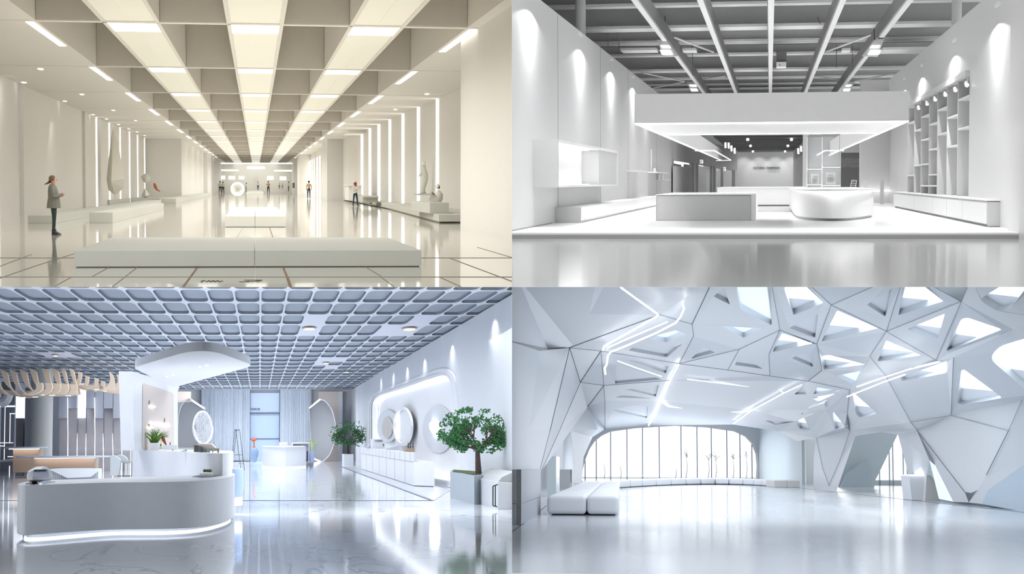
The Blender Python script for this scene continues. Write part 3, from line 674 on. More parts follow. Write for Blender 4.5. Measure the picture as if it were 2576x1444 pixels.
for l in (((1670, 84, 0), (1795, 131, 0)), ((2202, 84, 0), (2078, 130, 0)), ((1615, 183, 0), (1722, 205, 0)), ((1752, 202, 0), (1824, 191, 0)), ((2258, 183, 0), (2150, 205, 0)), ((2120, 202, 0), (2048, 191, 0)),
          ((1642, 222, 0), (1722, 206, 0)), ((2232, 222, 0), (2150, 206, 0))): brace(l, 6.8)
for l in (((1673, 37, .9), (1673, 74, 0)), ((1655, 37, .9), (1660, 60, 0)), ((1742, 112, .9), (1742, 190, -1.2)), ((1530, 70, .8), (1530, 122, 0)), ((1557, 70, .8), (1557, 125, 0)), ((2201, 37, .9), (2201, 80, 0)), ((2104, 112, .9), (2104, 170, -.6)), ((2144, 108, .9), (2144, 170, -.6)), ((2055, 37, .9), (2063, 60, 0))):
    brace(l, 6.7, .018, web, 'hanger')
for i, (x0, x1, y0, y1) in enumerate(((1560, 1657, 127, 133), (1716, 1754, 127, 133), (2119, 2136, 127, 133), (2220, 2351, 125, 133))):
    p = PF(x0, y0, 6.6); q = PF(x1, y1, 6.6); m = MB(); m.box(p.x, q.x, p.y, q.y, 6.6, 6.72)
    solo('cable_tray', m, beam, 'thin pale tray light hung under the roof, %s from the left wall' % ORD[i], 'tray', 'tray lights under the store roof')
for i, (px, w) in enumerate(((1460, 13.5), (2407, 12))):
    D = 74; c = PD(px, 0, D); X = c.x; r = w*D/F; m = MB(); m.lathe((X, D, 4.9), [(r, 0), (r, 3.1)], 24); solo('round_duct', m, wall2, 'round white vertical duct above the %s wall of the store' % ('left', 'right')[i], 'duct', smooth=True)
m = MB(); D = 92; p = PD(1953, 168.5, D); q = PD(1978, 155, D); m.box(p.x, q.x, D, D+1.2, p.z, q.z)
t = thing('ceiling_projector', 'small white projector box hanging under the store roof', 'projector', tuple(p)); obj('body', m, white2, t, bevel=.02)
m = MB(); m.disc_y(PD(1962, 163.5, D-.02), .045, .02, .03, 14); obj('lens', m, dkg, t)
m = MB(); p = PD(1953, 154, D); q = PD(1979, 128, D); m.box(p.x, q.x, D+.2, D+.9, p.z, q.z); obj('mount', m, web, t)
# flood lights
FL = [((1652, 99), (1676, 100), (1707, 141), (1668, 143), ((1661, 114), (1683, 114), (1688, 120.5), (1666, 120.5)), ((1659, 126), (1687, 126), (1693, 137.5), (1665, 137.5))),
      ((1726, 205), (1744, 205), (1762, 231), (1738, 232), ((1733, 213), (1751, 213), (1753, 218), (1737, 218)), ((1736, 223), (1753, 223), (1756, 229), (1740, 229)))]
def mir(p): return (3872-p[0]+(4 if p[0] else 0), p[1])
for side in (0, 1):
    for k, (a_, b_, c_, d_, p1, p2) in enumerate(FL):
        D = 78 if k == 0 else 128
        fn = (lambda q: q) if side == 0 else mir
        t = thing('flood_light', '%s square flood light on the %s roof beam' % (('near large', 'far small')[k], ('left', 'right')[side]), 'flood light', tuple(PD(*fn(a_), D)))
        m = MB(); m.ext([PD(*fn(q), D) for q in (a_, b_, c_, d_)], (0, .8, .05)); hs = obj('housing', m, wallg, t, bevel=.02)
        for p in (p1, p2): m = MB(); m.ext([PD(*fn(q), D-.03) for q in p], (0, .03, 0)); obj('lamp_window', m, led, hs)
        m = MB(); m.bar(PD(*fn(b_), D+.3), PD(*fn(b_), D+.3)+Vector((0, .3, .5)), .06, .06); obj('bracket', m, web, t)
# canopy
ZC = 1.65; Dc = PF(1936, 309.5, ZC).y; ZK = ZD(1936, 233, Dc); DI = PF(1936, 338.5, ZC).y
xa = PF(1589, 309.5, ZC).x; xb = PF(2279, 309.5, ZC).x; De = PF(1802, 404, ZC).y
ledc = mat('canopy_led', (255, 255, 255), .4, emit=(255, 255, 255), es=1.5)
t = thing('ceiling_canopy', 'large white rectangular hanging canopy with glowing edges over the counters', 'canopy', (0, Dc, ZC))
m = MB(); m.box(xa, xb, Dc, DI, ZC+.03, ZK); obj('front_beam', m, mat('canopy_grey', (186, 186, 186), .5, .2), t)
m = MB(); m.box(xa+.12, xb-.12, Dc+.5, DI-.3, ZC+.02, ZC+.035); obj('soffit', m, mat('soffit_added_glow', (236, 236, 236), .4, emit=(235, 235, 235), es=.05), t)  # soffit given a faint glow of its own to look lit
for nm, (p, q, r_, s_) in {'front': (xa, xb, Dc, Dc+.5), 'inner': (xa+.1, xb-.1, DI-.35, DI)}.items(): m = MB(); m.box(p, q, r_, s_, ZC, ZC+.03); obj('led_edge', m, ledc, t)
for x in (xa, xb-.1):
    m = MB(); m.box(x, x+.1, DI, De, ZC+.03, ZK); obj('side_beam', m, white2, t)
    m = MB(); m.box(x, x+.1, Dc, De, ZC, ZC+.03); obj('led_edge', m, ledc, t)
for sg in (0, 1):
    fn = (lambda q: q) if sg == 0 else (lambda q: (3872-q[0], q[1]))
    m = MB(); L = [(1749, 379), (1797, 379), (1839, 403), (1802, 404)]
    for a_, b_ in zip(L, L[1:]): m.bar(PF(*fn(a_), ZC+.02), PF(*fn(b_), ZC+.02), .05, .05)
    obj('rear_led', m, ledc, t)
for px in (1745, 2112): m = MB(); D = 96; p = PD(px, 360, D); m.box(p.x-.01, p.x+.01, D, D+.05, ZC, ZK+1); obj('suspension_rod', m, line2, t)
# headers, storefronts and the far room
A = PD(1695, 402, 128); B = PD(1855, 430, 205)
def zh(y): return A.z+(B.z-A.z)*(y-A.y)/(B.y-A.y)
m = MB(); m.ext([(A.x, A.y, A.z), (B.x, B.y, B.z), (B.x, B.y, 4.6), (A.x, A.y, 4.6)], (-.3, 0, 0)); struct('wall_left', m, wallg)
P_ = [PD(2002, 430, 205), PD(2031, 470, 112)]
m = MB(); wallrun(m, [(P_[0].x, 205), (P_[0].x+.3, 150), (P_[1].x, 112)], zf, 4.6, .3); struct('wall_right', m, wallg)
m = MB(); m.box(-8, 8, 215, 215.5, zf, 4.6); struct('wall_back', m, wall2)
m = MB()
for i in range(14): m.box(-4.4, 4.0, 140+i*5.4, 140+i*5.4+2.7, 3.5, 3.6)
struct('ceiling', m, roofd)
m = MB(); m.box(-4.4, 4.0, 139, 215, 3.6, 3.7); struct('ceiling', m, beam)
for i, (px, py) in enumerate(((1881, 351), (1888, 367), (1894, 381), (1991, 351), (1982, 367), (1975, 381))):
    p = PF(px, py, 3.4); m = MB(); m.ball(p, .13, .4, .12, 12, 8); solo('track_light', m, led, 'round glowing lamp on the far store ceiling, %s row, %s' % (ORD[i % 3], 'left' if i < 3 else 'right'), 'lamp', 'round lamps on the far ceiling')
for i, (px, py) in enumerate(((1825, 363), (1833, 364), (1840, 371), (1848, 377), (2015, 372), (2008, 378), (2024, 364))):
    D = 160; p = PD(px, py+2, D); m = MB(); m.tube([p+Vector((0, 0, .25)), p, p+Vector((.02, -.1, -.25))], .09, 8); solo('wall_washer', m, led_s, 'tiny white wash lamp beside the far doorway of the store, %s' % ORD[i], 'lamp', 'wash lamps beside the far doorway')
# far wall lettering
ink3 = mat('dark_grey_lettering', (74, 74, 74), .5); ink4 = mat('grey_lettering', (150, 150, 150), .5)
p = PD(1895, 424.5, 214.8); q = PD(1962, 424.5, 214.8)
text('wall_lettering', 'FACTORING  TREEMERSSON', (p.x, 214.8, p.z), .31, ink3, width=q.x-p.x, label='two dark words in capitals on the far white store wall', category='lettering')
p = PD(1930, 430.5, 214.8); q = PD(1962, 430.5, 214.8)
text('wall_lettering', 'CONTEMPORARY STORE', (p.x, 214.8, p.z), .14, ink4, width=q.x-p.x, label='small grey line of capitals below the dark words on the far wall', category='lettering')
for px in (1871, 1910, 1951, 1990): c = PD(px, 396, 214); spot('far_wash', (c.x, 212.5, 3.3), (c.x, 215, 1.2), 120, 70, .6)
# glazed storefront on the left: curtain, glass doors
def plan(px):                                               # point on the storefront line under the header
    r = ray(px, 450); d = (B.x-A.x)/(B.y-A.y); y = (A.x-d*A.y)/(r.x-d); return Vector((r.x*y, y, 0))
m = MB(); a_ = plan(1694); b_ = plan(1740); n = 60
pts = [a_.lerp(b_, i/n)+Vector((.07*math.sin(i*1.3), 0, 0)) for i in range(n+1)]
m.loft([[Vector((p.x, p.y, zf)) for p in pts]+[Vector((p.x-.05, p.y, zf)) for p in reversed(pts)], [Vector((p.x, p.y, 1.15)) for p in pts]+[Vector((p.x-.05, p.y, 1.15)) for p in reversed(pts)]])
solo('curtain', m, mat('grey_curtain', (214, 214, 214), .9), 'grey floor-length curtain in the left storefront opening', 'curtain', smooth=True)
m = MB()
for x in (1742, 1752, 1789, 1797, 1816, 1846): c = plan(x); m.box(c.x-.12, c.x+.12, c.y, c.y+1.5, zf, zh(c.y))
m2 = [plan(1740), plan(1752)]; wallrun(m, [(m2[0].x, m2[0].y), (m2[1].x, m2[1].y)], zf, 1.5, -.2)
m3 = [plan(1845), plan(1856)]; wallrun(m, [(m3[0].x, m3[0].y), (m3[1].x, m3[1].y)], zf, 1.24, -.2); struct('wall_left', m, wall2)
for i, (u, v) in enumerate(((1754, 1788), (1792, 1813), (1817, 1842))):
    a_ = plan(u); b_ = plan(v); m = MB(); wallrun(m, [(a_.x, a_.y), (b_.x, b_.y)], zf, zh(a_.y)-.15, -.05); struct('window_%d' % (i+1), m, glass)
    m = MB(); m.box(a_.x-2.5, a_.x-2.3, a_.y-4, b_.y+4, zf, 1.6); struct('wall_left', m, wallg)
for i, (px, py) in enumerate(((1765, 407), (1824, 425))):
    D = (136, 178)[i]; p = PD(px-4, py+5, D); r = PD(px+5, py-5, D); m = MB(); w = .012 if i == 0 else .01
    for x0, x1, z0, z1 in ((p.x, p.x+.04, p.z, r.z), (p.x, p.x+.12, r.z-.03, r.z), (p.x+.12, p.x+.16, p.z, r.z-.03), (p.x+.2, p.x+.23, p.z, r.z), (p.x+.12, p.x+.23, p.z+.1, p.z+.13)): m.box(x0, x1, D-.05, D, z0, z1)
    solo('sign_symbol', m, led_s, ('small white angular symbol on the header over the glass doors', 'smaller far white symbol on the header')[i], 'sign')
# counters
D1 = PF(1770, 556).y; z1 = ZD(1770, 489, D1); D2 = PF(1770, 484, z1).y
a = PF(1650, 556).x; b = PF(1891, 556).x
t = thing('counter', 'rectangular white counter with a framed front panel on the platform', 'counter', ((a+b)/2, D1, zf))
m = MB(); m.box(a, b+.13, D1+.1, D2, zf+.0, z1-.03); obj('body', m, white2, t)
m = MB(); m.box(a, b+.13, D1, D2, z1-.03, z1); obj('worktop', m, mat('bright_top', (250, 250, 250), .25, .5), t, bevel=.006)
m = MB(); m.box(a+.03, b-.03, D1+.02, D1+.1, zf+.03, z1-.05); obj('front_panel', m, wallg, t)
m = MB(); m.box(a, a+.025, D1, D1+.1, zf, z1-.03); m.box(b-.025, b+.13, D1, D1+.1, zf, z1-.03); m.box(a, b, D1, D1+.1, zf, zf+.022); obj('front_frame', m, white2, t)
P = [PF(1997, 546.5), PF(2004, 550), PF(2030, 554.5), PF(2065, 557), PF(2100, 557.5), PF(2135, 556.5), PF(2170, 553), PF(2195, 549), PF(2203, 545.5)]
zt = ZD(2100, 477.5, PF(2100, 557.5).y)
pl = [(p.x, p.y) for p in smooth_path(P, 4)]
cxm = (pl[0][0]+pl[-1][0])/2; backp = [(pl[-1][0], 84), (pl[0][0], 84)]
def shr(k, dy=0): return [(cxm+(x-cxm)*k, y+dy) for x, y in pl+backp]
t = thing('round_counter', 'curved white reception counter with light glowing under its rim', 'counter', (cxm, 66, zf))
m = MB(); m.prism(shr(.975, .8), zf+.09, zt-.05); obj('body', m, white2, t, smooth=True)
m = MB(); m.prism(shr(.94, 1.2), zf, zf+.09); obj('base', m, wallg, t, smooth=True)
m = MB(); m.prism(shr(1.0, 0), zt-.045, zt); obj('rim_top', m, white2, t, smooth=True)
m = MB(); m.prism(shr(.985, .42), zt-.06, zt-.045); obj('led_rim', m, mat('rim_led', (255, 255, 255), .4, emit=(255, 255, 255), es=3.2), t)
D = PF(1900, 519).y; a = PD(1804, 500, D).x; b = PD(2030, 500, D).x; zt = ZD(1900, 471.5, D)
t = thing('back_counter', 'long white counter standing behind the two front counters', 'counter', ((a+b)/2, D, zf))
m = MB(); m.box(a, b, D, D+14, zf+.08, zt-.03); obj('body', m, white2, t, bevel=.01)
m = MB(); m.box(a-.03, b+.03, D-.05, D+14, zt-.03, zt); obj('worktop', m, white2, t)
m = MB(); m.box(a+.05, b-.05, D+.1, D+13, zf+.0, zf+.08); obj('base', m, line2, t)
m = MB(); p = PF(1898, 545); q = PF(2000, 521.5); m.box(p.x, q.x+1.5, PF(1950, 533).y, PF(1950, 522).y, zf+.002, zf+.06); solo('step', m, wallg, 'thin pale step on the platform in front of the back counter', 'step')
# display box on the left wall
D1 = dx(1341, XL); X1 = PD(1403, 400, D1).x; z1 = ZD(1403, 350, D1); z0 = ZD(1403, 471.5, D1); D2 = dx(1555, X1); Dm = dx(1510.5, X1)
t = thing('wall_display_case', 'large white wall box on the left with a glowing open niche', 'display case', (X1, D1, z0))
m = MB(); m.box(XL, X1, D1, D1+.25, z0, z1); obj('end_panel', m, wallg, t)
m = MB(); m.box(XL, X1, D1+.25, D2, z1-.09, z1); m.box(XL, X1, D1+.25, D2, z0, z0+.06); m.box(XL, X1, D2-.4, D2, z0, z1); fr_ = obj('frame', m, white2, t)
m = MB(); m.box(XL+.02, XL+.06, D1+.3, D2-.4, z0+.05, z1-.1); obj('back_panel', m, white2, t)
m = MB(); m.box(XL+.06, X1-.06, Dm, D2-.4, z0+.06, z1-.09); obj('closed_panel', m, wallg, t)
for z in (z0+.06, z1-.12): m = MB(); m.box(XL+.1, XL+.35, D1+.6, Dm-.3, z, z+.03); obj('led_strip', m, mat('niche_led', (255, 255, 255), .4, emit=(255, 255, 255), es=3.2), fr_)
# low bench cabinet on the left
a = PF(1461, 560.5); D1 = a.y; X1 = a.x; zt = ZD(1461, 521.5, D1)
t = thing('low_cabinet', 'long low white bench cabinet with a glowing recess along the left wall', 'cabinet', (X1, D1, zf))
m = MB(); m.box(XL, X1, D1, D1+.2, zf, zt); obj('end_panel', m, wallg, t)
m = MB(); m.box(XL, X1, D1+.2, 112, zt-.035, zt); obj('worktop', m, white2, t)
m = MB(); m.box(XL, X1-.22, D1+.2, 112, zf+.08, zt-.035); obj('body', m, white2, t)
m = MB(); m.box(XL, X1, D1+.2, 112, zf+.03, zf+.08); m.box(XL, X1-.05, D1+.2, 112, zf, zf+.03); obj('kickboard', m, wallg, t)
m = MB(); m.box(X1-.2, X1-.1, D1+.4, 110, zf+.08, zf+.1); obj('led_strip', m, mat('bench_led', (255, 255, 255), .4, emit=(255, 255, 255), es=4), t)
# wall shelves and cylinders
def wshelf(x0, x1, y0, y1, lab, dd=.55):
    d0 = dx(x0, XL); d1_ = dx(x1, XL+dd*.0); X = XL
    D = (d0+d1_)/2; z = ZD((x0+x1)/2, y1, D)
    m = MB(); m.box(XL, XL+dd, d0+dd*10, d1_, z-.03, z+.03); return solo('wall_shelf', m, white2, lab, 'shelf', bevel=.005), z+.03, D
_, z, D = wshelf(1553, 1602, 426, 430, 'small white wall shelf with one round cup beside the display case')
def cyl(x0, x1, y0, z, D, lab, nm='vase'):
    a_ = PD(x0, y0, D); b_ = PD(x1, y0, D); r = (b_.x-a_.x)/2; m = MB(); m.lathe(((a_.x+b_.x)/2, D, z), [(r*.96, 0), (r, .02), (r, a_.z-z-.02), (r*.96, a_.z-z)], 24); return solo(nm, m, white2, lab, nm, smooth=True)
cyl(1560, 1581, 414, z, D+4, 'wide white round cup on the shelf beside the display case', 'cup')
_, z, D = wshelf(1612, 1660, 431, 434, 'upper white wall shelf with a tall and a short cylinder')
cyl(1630, 1640, 376, z, D, 'tall slim white round post on the upper wall shelf', 'vase'); cyl(1643, 1650, 423, z, D, 'short white round jar beside the tall slim one', 'jar')
_, z, D = wshelf(1636, 1664, 452, 453, 'lowest small white wall shelf with two short posts')
cyl(1655, 1661, 437, z, D, 'left one of two short white posts on the lowest wall shelf', 'candle'); cyl(1664, 1669, 437, z, D, 'right one of two short white posts on the lowest wall shelf', 'candle')
# right middle: screen, posters, rack, posts
D = 112
def rect(x0, x1, y0, y1, D=D, t_=.1, mb=None): mb = mb or MB(); a_ = PD(x0, y1, D); b_ = PD(x1, y0, D); mb.box(a_.x, b_.x, D, D+t_, a_.z, b_.z); return mb
m = rect(2030, 2116, 340, 520, D+3); rect(2110, 2250, 340, 384, D+3, mb=m); struct('wall_back', m, wallg)
m = rect(2114, 2165, 384, 480, D+8); struct('wall_back', m, web)
m = rect(2115, 2163, 398, 421, D+5); solo('cave_ceiling_sample', m, mat('rippled_grey', (140, 140, 140), .6, var=.4, scale=6), 'rippled grey strip seen high through the dark opening behind the round counter', 'panel')
m = rect(2163, 2252, 200, 522, 109, 1.0); struct('wall_back', m, wall2)
m = rect(2163, 2252, 478, 482, 108.6, .5); rect(2163, 2252, 517, 519.5, 108.6, .5, mb=m); struct('trim_5', m, led_s)
t = thing('glass_screen', 'glazed display screen with white posts behind the round counter', 'screen', (PD(2070, 480, D).x, D, zf))
for x0, x1 in ((2028, 2032), (2066, 2070), (2113, 2115)): obj('post', rect(x0, x1, 345, 510, D, .2), white2, t)
for y, x0, x1 in ((425, 2032, 2066), (420, 2070, 2114), (464, 2032, 2066), (466, 2070, 2114)): obj('glass_shelf', rect(x0, x1, y, y+1.4, D-.2, .5), led_s, t)  # shelves given a glow of their own, though they are no lamps
obj('glass_pane', rect(2032, 2113, 345, 505, D+.5, .05), glass, t)
for x0, x1, y0, y1, lab, w_ in ((2040, 2060, 437, 462, 'small white printed notice on the left pane of the screen', 'NOTICE'), (2078, 2102, 433, 464, 'larger white printed notice on the right pane of the screen', 'CULF RT')):
    t = thing('notice', lab, 'notice', tuple(PD(x0, y1, D-.4))); obj('sheet', rect(x0, x1, y0, y1, D-.4, .05), white2, t)
    text('lettering', w_, tuple(PD(x0+5, y0+9, D-.45)), .07, ink4, t, width=.3)
    m = MB()
    for k in range(4): rect(x0+3, x1-3-(k % 2)*3, y0+13+k*3.2, y0+13.7+k*3.2, D-.44, .02, mb=m)
    obj('text_lines', m, ink4, t)
D = 80; L = [(2139, 472), (2143, 453), (2155, 454), (2152, 472)]
t = thing('wire_rack', 'small tilted white wire rack on the round counter', 'rack', tuple(PD(2139, 474, D)))
m = MB()
for a_, b_ in ((L[0], L[1]), (L[1], L[2]), (L[2], L[3])): m.bar(PD(*a_, D), PD(*b_, D), .02, .02)
obj('frame', m, white2, t); m = MB()
for k in range(4): m.bar(PD(2141.5-k*0, 457+k*4.5, D), PD(2154, 457.5+k*4.5, D), .015, .015)
obj('bars', m, white2, t)
m = rect(2215, 2224, 452, 520, 104, .6); solo('post', m, wallg, 'tall grey square post standing by the right end of the back wall', 'post')
m = rect(2175, 2181, 454, 480, 107, .4); solo('candle_post', m, white2, 'short white tapered post behind the round counter', 'post')
# wall washers
for i, (px, py) in enumerate(((1330, -22), (1459, 87), (1537, 149), (1592, 193), (1624, 222), (2402, 101), (2320, 163), (2276, 197), (2512, 11))):
    X = XL if px < 1936 else 7.0; s_ = 1 if px < 1936 else -1
    if px > 1936: X = 6.6
    p = PX(px, py, X)
    m = MB(); m.box(p.x, p.x+s_*.05, p.y-.5, p.y+.5, p.z-.05, p.z+.05)
    solo('wall_spotlight', m, white2, 'small recessed spotlight high on the %s store wall, %s from the front' % (('left', ORD[i]) if px < 1936 else ('right', ORD[(i-4) % 4])), 'spotlight', 'recessed spotlights on the store walls')
    spot('wall_wash', (X+s_*.42, p.y, p.z-.2), (X+s_*.12, p.y, p.z-3), 800, 82, .3, size=.03, oval=6)

# ================================================================== HALL THREE: the lobby with the curved desk
from mathutils import geometry
RM = R3
zf = -RM.h; HC3 = 4.0; DB = 148.0
def bx(x0, x1, y0, y1, D, t_=.1, mb=None):
    mb = mb or MB(); a_ = PD(x0, y1, D); b_ = PD(x1, y0, D); mb.box(a_.x, b_.x, D, D+t_, a_.z, b_.z); return mb
def pxpoly(l, D, t_=.1, mb=None): mb = mb or MB(); return mb.ext([PD(x, y, D) for x, y in l], (0, t_, 0))
def holed(mb, outer, holes, f):                             # outer/holes: 2-D loops, f maps a 2-D point into the room
    loops = [[Vector((p[0], p[1], 0)) for p in l] for l in [outer]+holes]; flat = [p for l in loops for p in l]
    tr = geometry.tessellate_polygon(loops); mb.add([f(p.x, p.y) for p in flat], [tuple(t_) for t_ in tr]); return mb
def curtain(lab, xs0, xs1, D, z0, z1, m_, amp=.012, n=140, fr=1.9, name='curtain'):
    a_ = PD(xs0, 1100, D).x; b_ = PD(xs1, 1100, D).x; rnd = random.Random(int(xs0)); ph = 0; pts = []
    for i in range(n+1): ph += fr*(.4+rnd.random()); pts.append((a_+(b_-a_)*i/n, D+amp*4*math.sin(ph)))
    m = MB(); m.loft([[Vector((x, y, z)) for x, y in pts]+[Vector((x, y+.15, z)) for x, y in reversed(pts)] for z in (z0, z1)]); return solo(name, m, m_, lab, 'curtain', smooth=True)
white3 = mat('white_solid_surface', (230, 233, 239), .35, .4); desk3 = mat('desk_front_lacquer', (232, 236, 244), .4, .35); wall3 = mat('cool_white_wall', (218, 223, 230), .45, .3)
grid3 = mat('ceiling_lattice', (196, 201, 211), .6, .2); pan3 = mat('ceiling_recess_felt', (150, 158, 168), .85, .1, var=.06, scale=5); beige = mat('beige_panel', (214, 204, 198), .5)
led3 = mat('cool_led', (255, 255, 255), .4, emit=(248, 251, 255), es=3.2); led3b = mat('bright_cool_led', (255, 255, 255), .4, emit=(250, 252, 255), es=7)
led3s = mat('soft_cool_led', (255, 255, 255), .4, emit=(240, 246, 255), es=1.2); blue3 = mat('pale_blue_panel', (170, 194, 232), .4)
lilac = mat('grey_lilac_wall', (176, 180, 194), .5); lilacd = mat('grey_fin_panel', (164, 162, 166), .5); darkline = mat('dark_blue_line', (56, 66, 92), .5)
woodm = wood('pale_vertical_wood', (196, 172, 152), (160, 136, 118)); bage = mat('beige_baffle', (214, 196, 176), .6); chrome = mat('chrome', (210, 214, 220), .15, .5, 1)
blk = mat('black_metal', (24, 26, 30), .4); leafm = mat('leaf_green', (58, 112, 66), .6, .3, var=.5, scale=9); leafl = mat('bright_leaf', (96, 140, 56), .6, .3, var=.4, scale=9); bark = mat('grey_bark', (78, 66, 60), .9, var=.4, scale=12, bump=.6)
# marble floor
mar = mat('white_marble', (226, 232, 242), .06, .6, var=0); nt = mar.node_tree; b = nt.nodes['Principled BSDF']
tc = nt.nodes.new('ShaderNodeTexCoord'); mp = nt.nodes.new('ShaderNodeMapping'); mp.inputs['Scale'].default_value = (.30, .085, 1); mp.inputs['Rotation'].default_value = (0, 0, .5)
n1 = nt.nodes.new('ShaderNodeTexNoise'); n1.inputs['Scale'].default_value = 1.6; n1.inputs['Detail'].default_value = 3; n1.inputs['Distortion'].default_value = 1.6
n2 = nt.nodes.new('ShaderNodeTexNoise'); n2.inputs['Scale'].default_value = .9; n2.inputs['Detail'].default_value = 2
cr = nt.nodes.new('ShaderNodeValToRGB'); e = cr.color_ramp.elements; e[0].position = .478; e[0].color = (0, 0, 0, 1); e[1].position = .5; e[1].color = (1, 1, 1, 1); k_ = e.new(.512); k_.color = (0, 0, 0, 1)
c2 = nt.nodes.new('ShaderNodeValToRGB'); c2.color_ramp.elements[0].position = .36; c2.color_ramp.elements[1].position = .56
mu = nt.nodes.new('ShaderNodeMath'); mu.operation = 'MULTIPLY'; mx = nt.nodes.new('ShaderNodeMix'); mx.data_type = 'RGBA'
mx.inputs['A'].default_value = lin((226, 232, 242)); mx.inputs['B'].default_value = lin((112, 128, 152))
for a_, b_ in ((tc.outputs['Object'], mp.inputs[0]), (mp.outputs[0], n1.inputs['Vector']), (mp.outputs[0], n2.inputs['Vector']), (n1.outputs['Fac'], cr.inputs[0]), (n2.outputs['Fac'], c2.inputs[0]),
               (cr.outputs[0], mu.inputs[0]), (c2.outputs[0], mu.inputs[1]), (mu.outputs[0], mx.inputs['Factor']), (mx.outputs['Result'], b.inputs['Base Color'])): nt.links.new(a_, b_)
m = MB(); m.box(-18, 12, 18, DB+2, zf-.2, zf); fl = struct('floor', m, mar)
m = MB()
def fstrip(a_, b_, w): a_ = PF(*a_); b_ = PF(*b_); a_.z += .004; b_.z += .004; m.bar(a_, b_, w, .006)
fstrip((-10, 1259.5), (1090, 1259.5), .18); fstrip((1086, 1259.5), (857, 1174), .05); struct('floor_joint', m, darkline, fl)
m = MB(); P = [PF(1092, 1259), PF(858, 1174), PF(905, 1172), (7.2, 110), (6.7, 62)]; m.prism([(p[0], p[1]) for p in P], zf, zf+.012); struct('floor_border', m, mat('grey_stone_border', (196, 202, 212), .2, .5), fl)
# ceiling lattice with rounded recesses
ys_ = [700, 728, 761, 791.5, 816, 844, 860, 874, 887, 899, 909.5, 919, 928, 936.5, 944, 951, 957, 963, 968, 973, 978]
RD = [PF(653, y, HC3).y for y in ys_]; SX = .715*HC3/3.9
LIGHTC = {(3, 1): 0, (3, 2): 0, (4, 1): 0, (4, 2): 0}
WA, WB = (7.03, 48.9), (7.62, 150.0)
def XWall(y): return WA[0]+(WB[0]-WA[0])*(y-WA[1])/(WB[1]-WA[1])
flat = set()
def cellat(px, py):
    p = PF(px, py, HC3); r_ = max(i for i, d in enumerate(RD) if d <= p.y) if p.y > RD[0] else 0
    return (r_, math.floor(p.x/SX))
for q in ((772, 805), (778, 830), (1078, 805), (1045, 830), (1005, 830), (965, 830), (800, 916), (820, 916), (835, 922), (140, 893), (125, 893), (165, 893), (820, 908), (840, 908)): flat.add(cellat(*q))
m = MB(); pm_ = MB(); rim = MB()
for r_ in range(len(RD)-1):
    d0, d1 = RD[r_], RD[r_+1]; dd = d1-d0
    for c in range(-24, 11):
        x0 = c*SX; x1 = x0+SX
        if x0 > XWall(d0): continue
        if (r_, c) in flat: m.poly([(x0, d0, HC3), (x1, d0, HC3), (x1, d1, HC3), (x0, d1, HC3)]); continue
        ins = .030; cy = (d0+d1)/2; hole = []
        w = SX/2-ins; h = dd/2-dd*.045; cx = (x0+x1)/2
        nn = 4
        for (sx, sy, a0) in ((1, 1, 0), (-1, 1, 90), (-1, -1, 180), (1, -1, 270)):
            for k in range(nn+1):
                a = math.radians(a0+90*k/nn); hole.append((cx+sx*w*.55+w*.45*math.cos(a), cy+sy*h*.6+h*.4*math.sin(a)))
        holed(m, [(x0, d0), (x1, d0), (x1, d1), (x0, d1)], [hole], lambda u, v: Vector((u, v, HC3)))
        n = len(hole); lo = [Vector((p[0], p[1], HC3)) for p in hole]; hi = [p+Vector((0, 0, .09)) for p in lo]
        rim.loft([lo, hi], cap=False); pm_.poly(hi)
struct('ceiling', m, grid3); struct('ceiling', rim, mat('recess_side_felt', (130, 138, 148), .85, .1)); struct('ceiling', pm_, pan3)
m = MB(); m.box(-18, 9, RD[0]-3, DB+3, HC3+.3, HC3+.4); m.box(-18, 9, RD[-1], DB+3, HC3, HC3+.1); struct('ceiling', m, grid3)
# round ceiling lamps
def ringlamp(px, py, w, lab):
    p = PF(px, py, HC3-.02); r = w*p.y/F; t = thing('recessed_lamp', lab, 'ceiling lamp', tuple(p))
    m = MB(); m.lathe(p, [(r*.8, .02), (r, .0), (r*1.05, -.05), (r*.8, -.05), (r*.75, .01)], 24, sy=3.4); tr_ = obj('trim_ring', m, mat('brass_ring', (206, 186, 160), .3), t, smooth=True)
    m = MB(); m.lathe(p, [(r*.78, -.02), (r*.78, .0)], 24, sy=3.4); obj('lens', m, led3b, tr_)
ringlamp(778, 825, 17, 'large round recessed ceiling lamp left of the other large one'); ringlamp(1030, 826, 18, 'large round recessed ceiling lamp nearest the right wall')
ringlamp(820, 912, 9, 'smaller round ceiling lamp farther down the lobby'); ringlamp(140, 893, 8, 'small round ceiling lamp above the wavy beige baffles'); ringlamp(872, 935, 8, 'farthest small round ceiling lamp in the lattice')
# walls
m = MB(); z1 = HC3+.0
NICHE = roundpoly([(936, 1000), (1133, 936), (1162, 1216), (936, 1176)], [26, 34, 40, 14], 7)
def PWl(px, py, off=0):
    r = ray(px, py); k = (WB[0]-WA[0])/(WB[1]-WA[1]); y = (WA[0]-k*WA[1]+off)/(r.x-k); return r*y
def uz(p): return (p.y, p.z)
hole = [uz(PWl(x, y)) for x, y in NICHE]
fW = lambda u, v: Vector((XWall(u), u, v))
m = holed(MB(), [(24.5, zf), (DB+2, zf), (DB+2, z1), (24.5, z1)], [hole], fW); struct('wall_right', m, wall3)
m = MB(); lo = [fW(*h) for h in hole]; hi = [v+Vector((.45, 0, 0)) for v in lo]; m.loft([lo, hi], cap=False); m.poly(hi); struct('niche', m, mat('niche_white', (240, 242, 246), .5))
m = MB(); cen = sum((Vector(h) for h in hole), Vector((0, 0)))/len(hole)
def shrink(h, k): return [(cen[0]+(u-cen[0])*k, cen[1]+(v-cen[1])*k) for u, v in h]
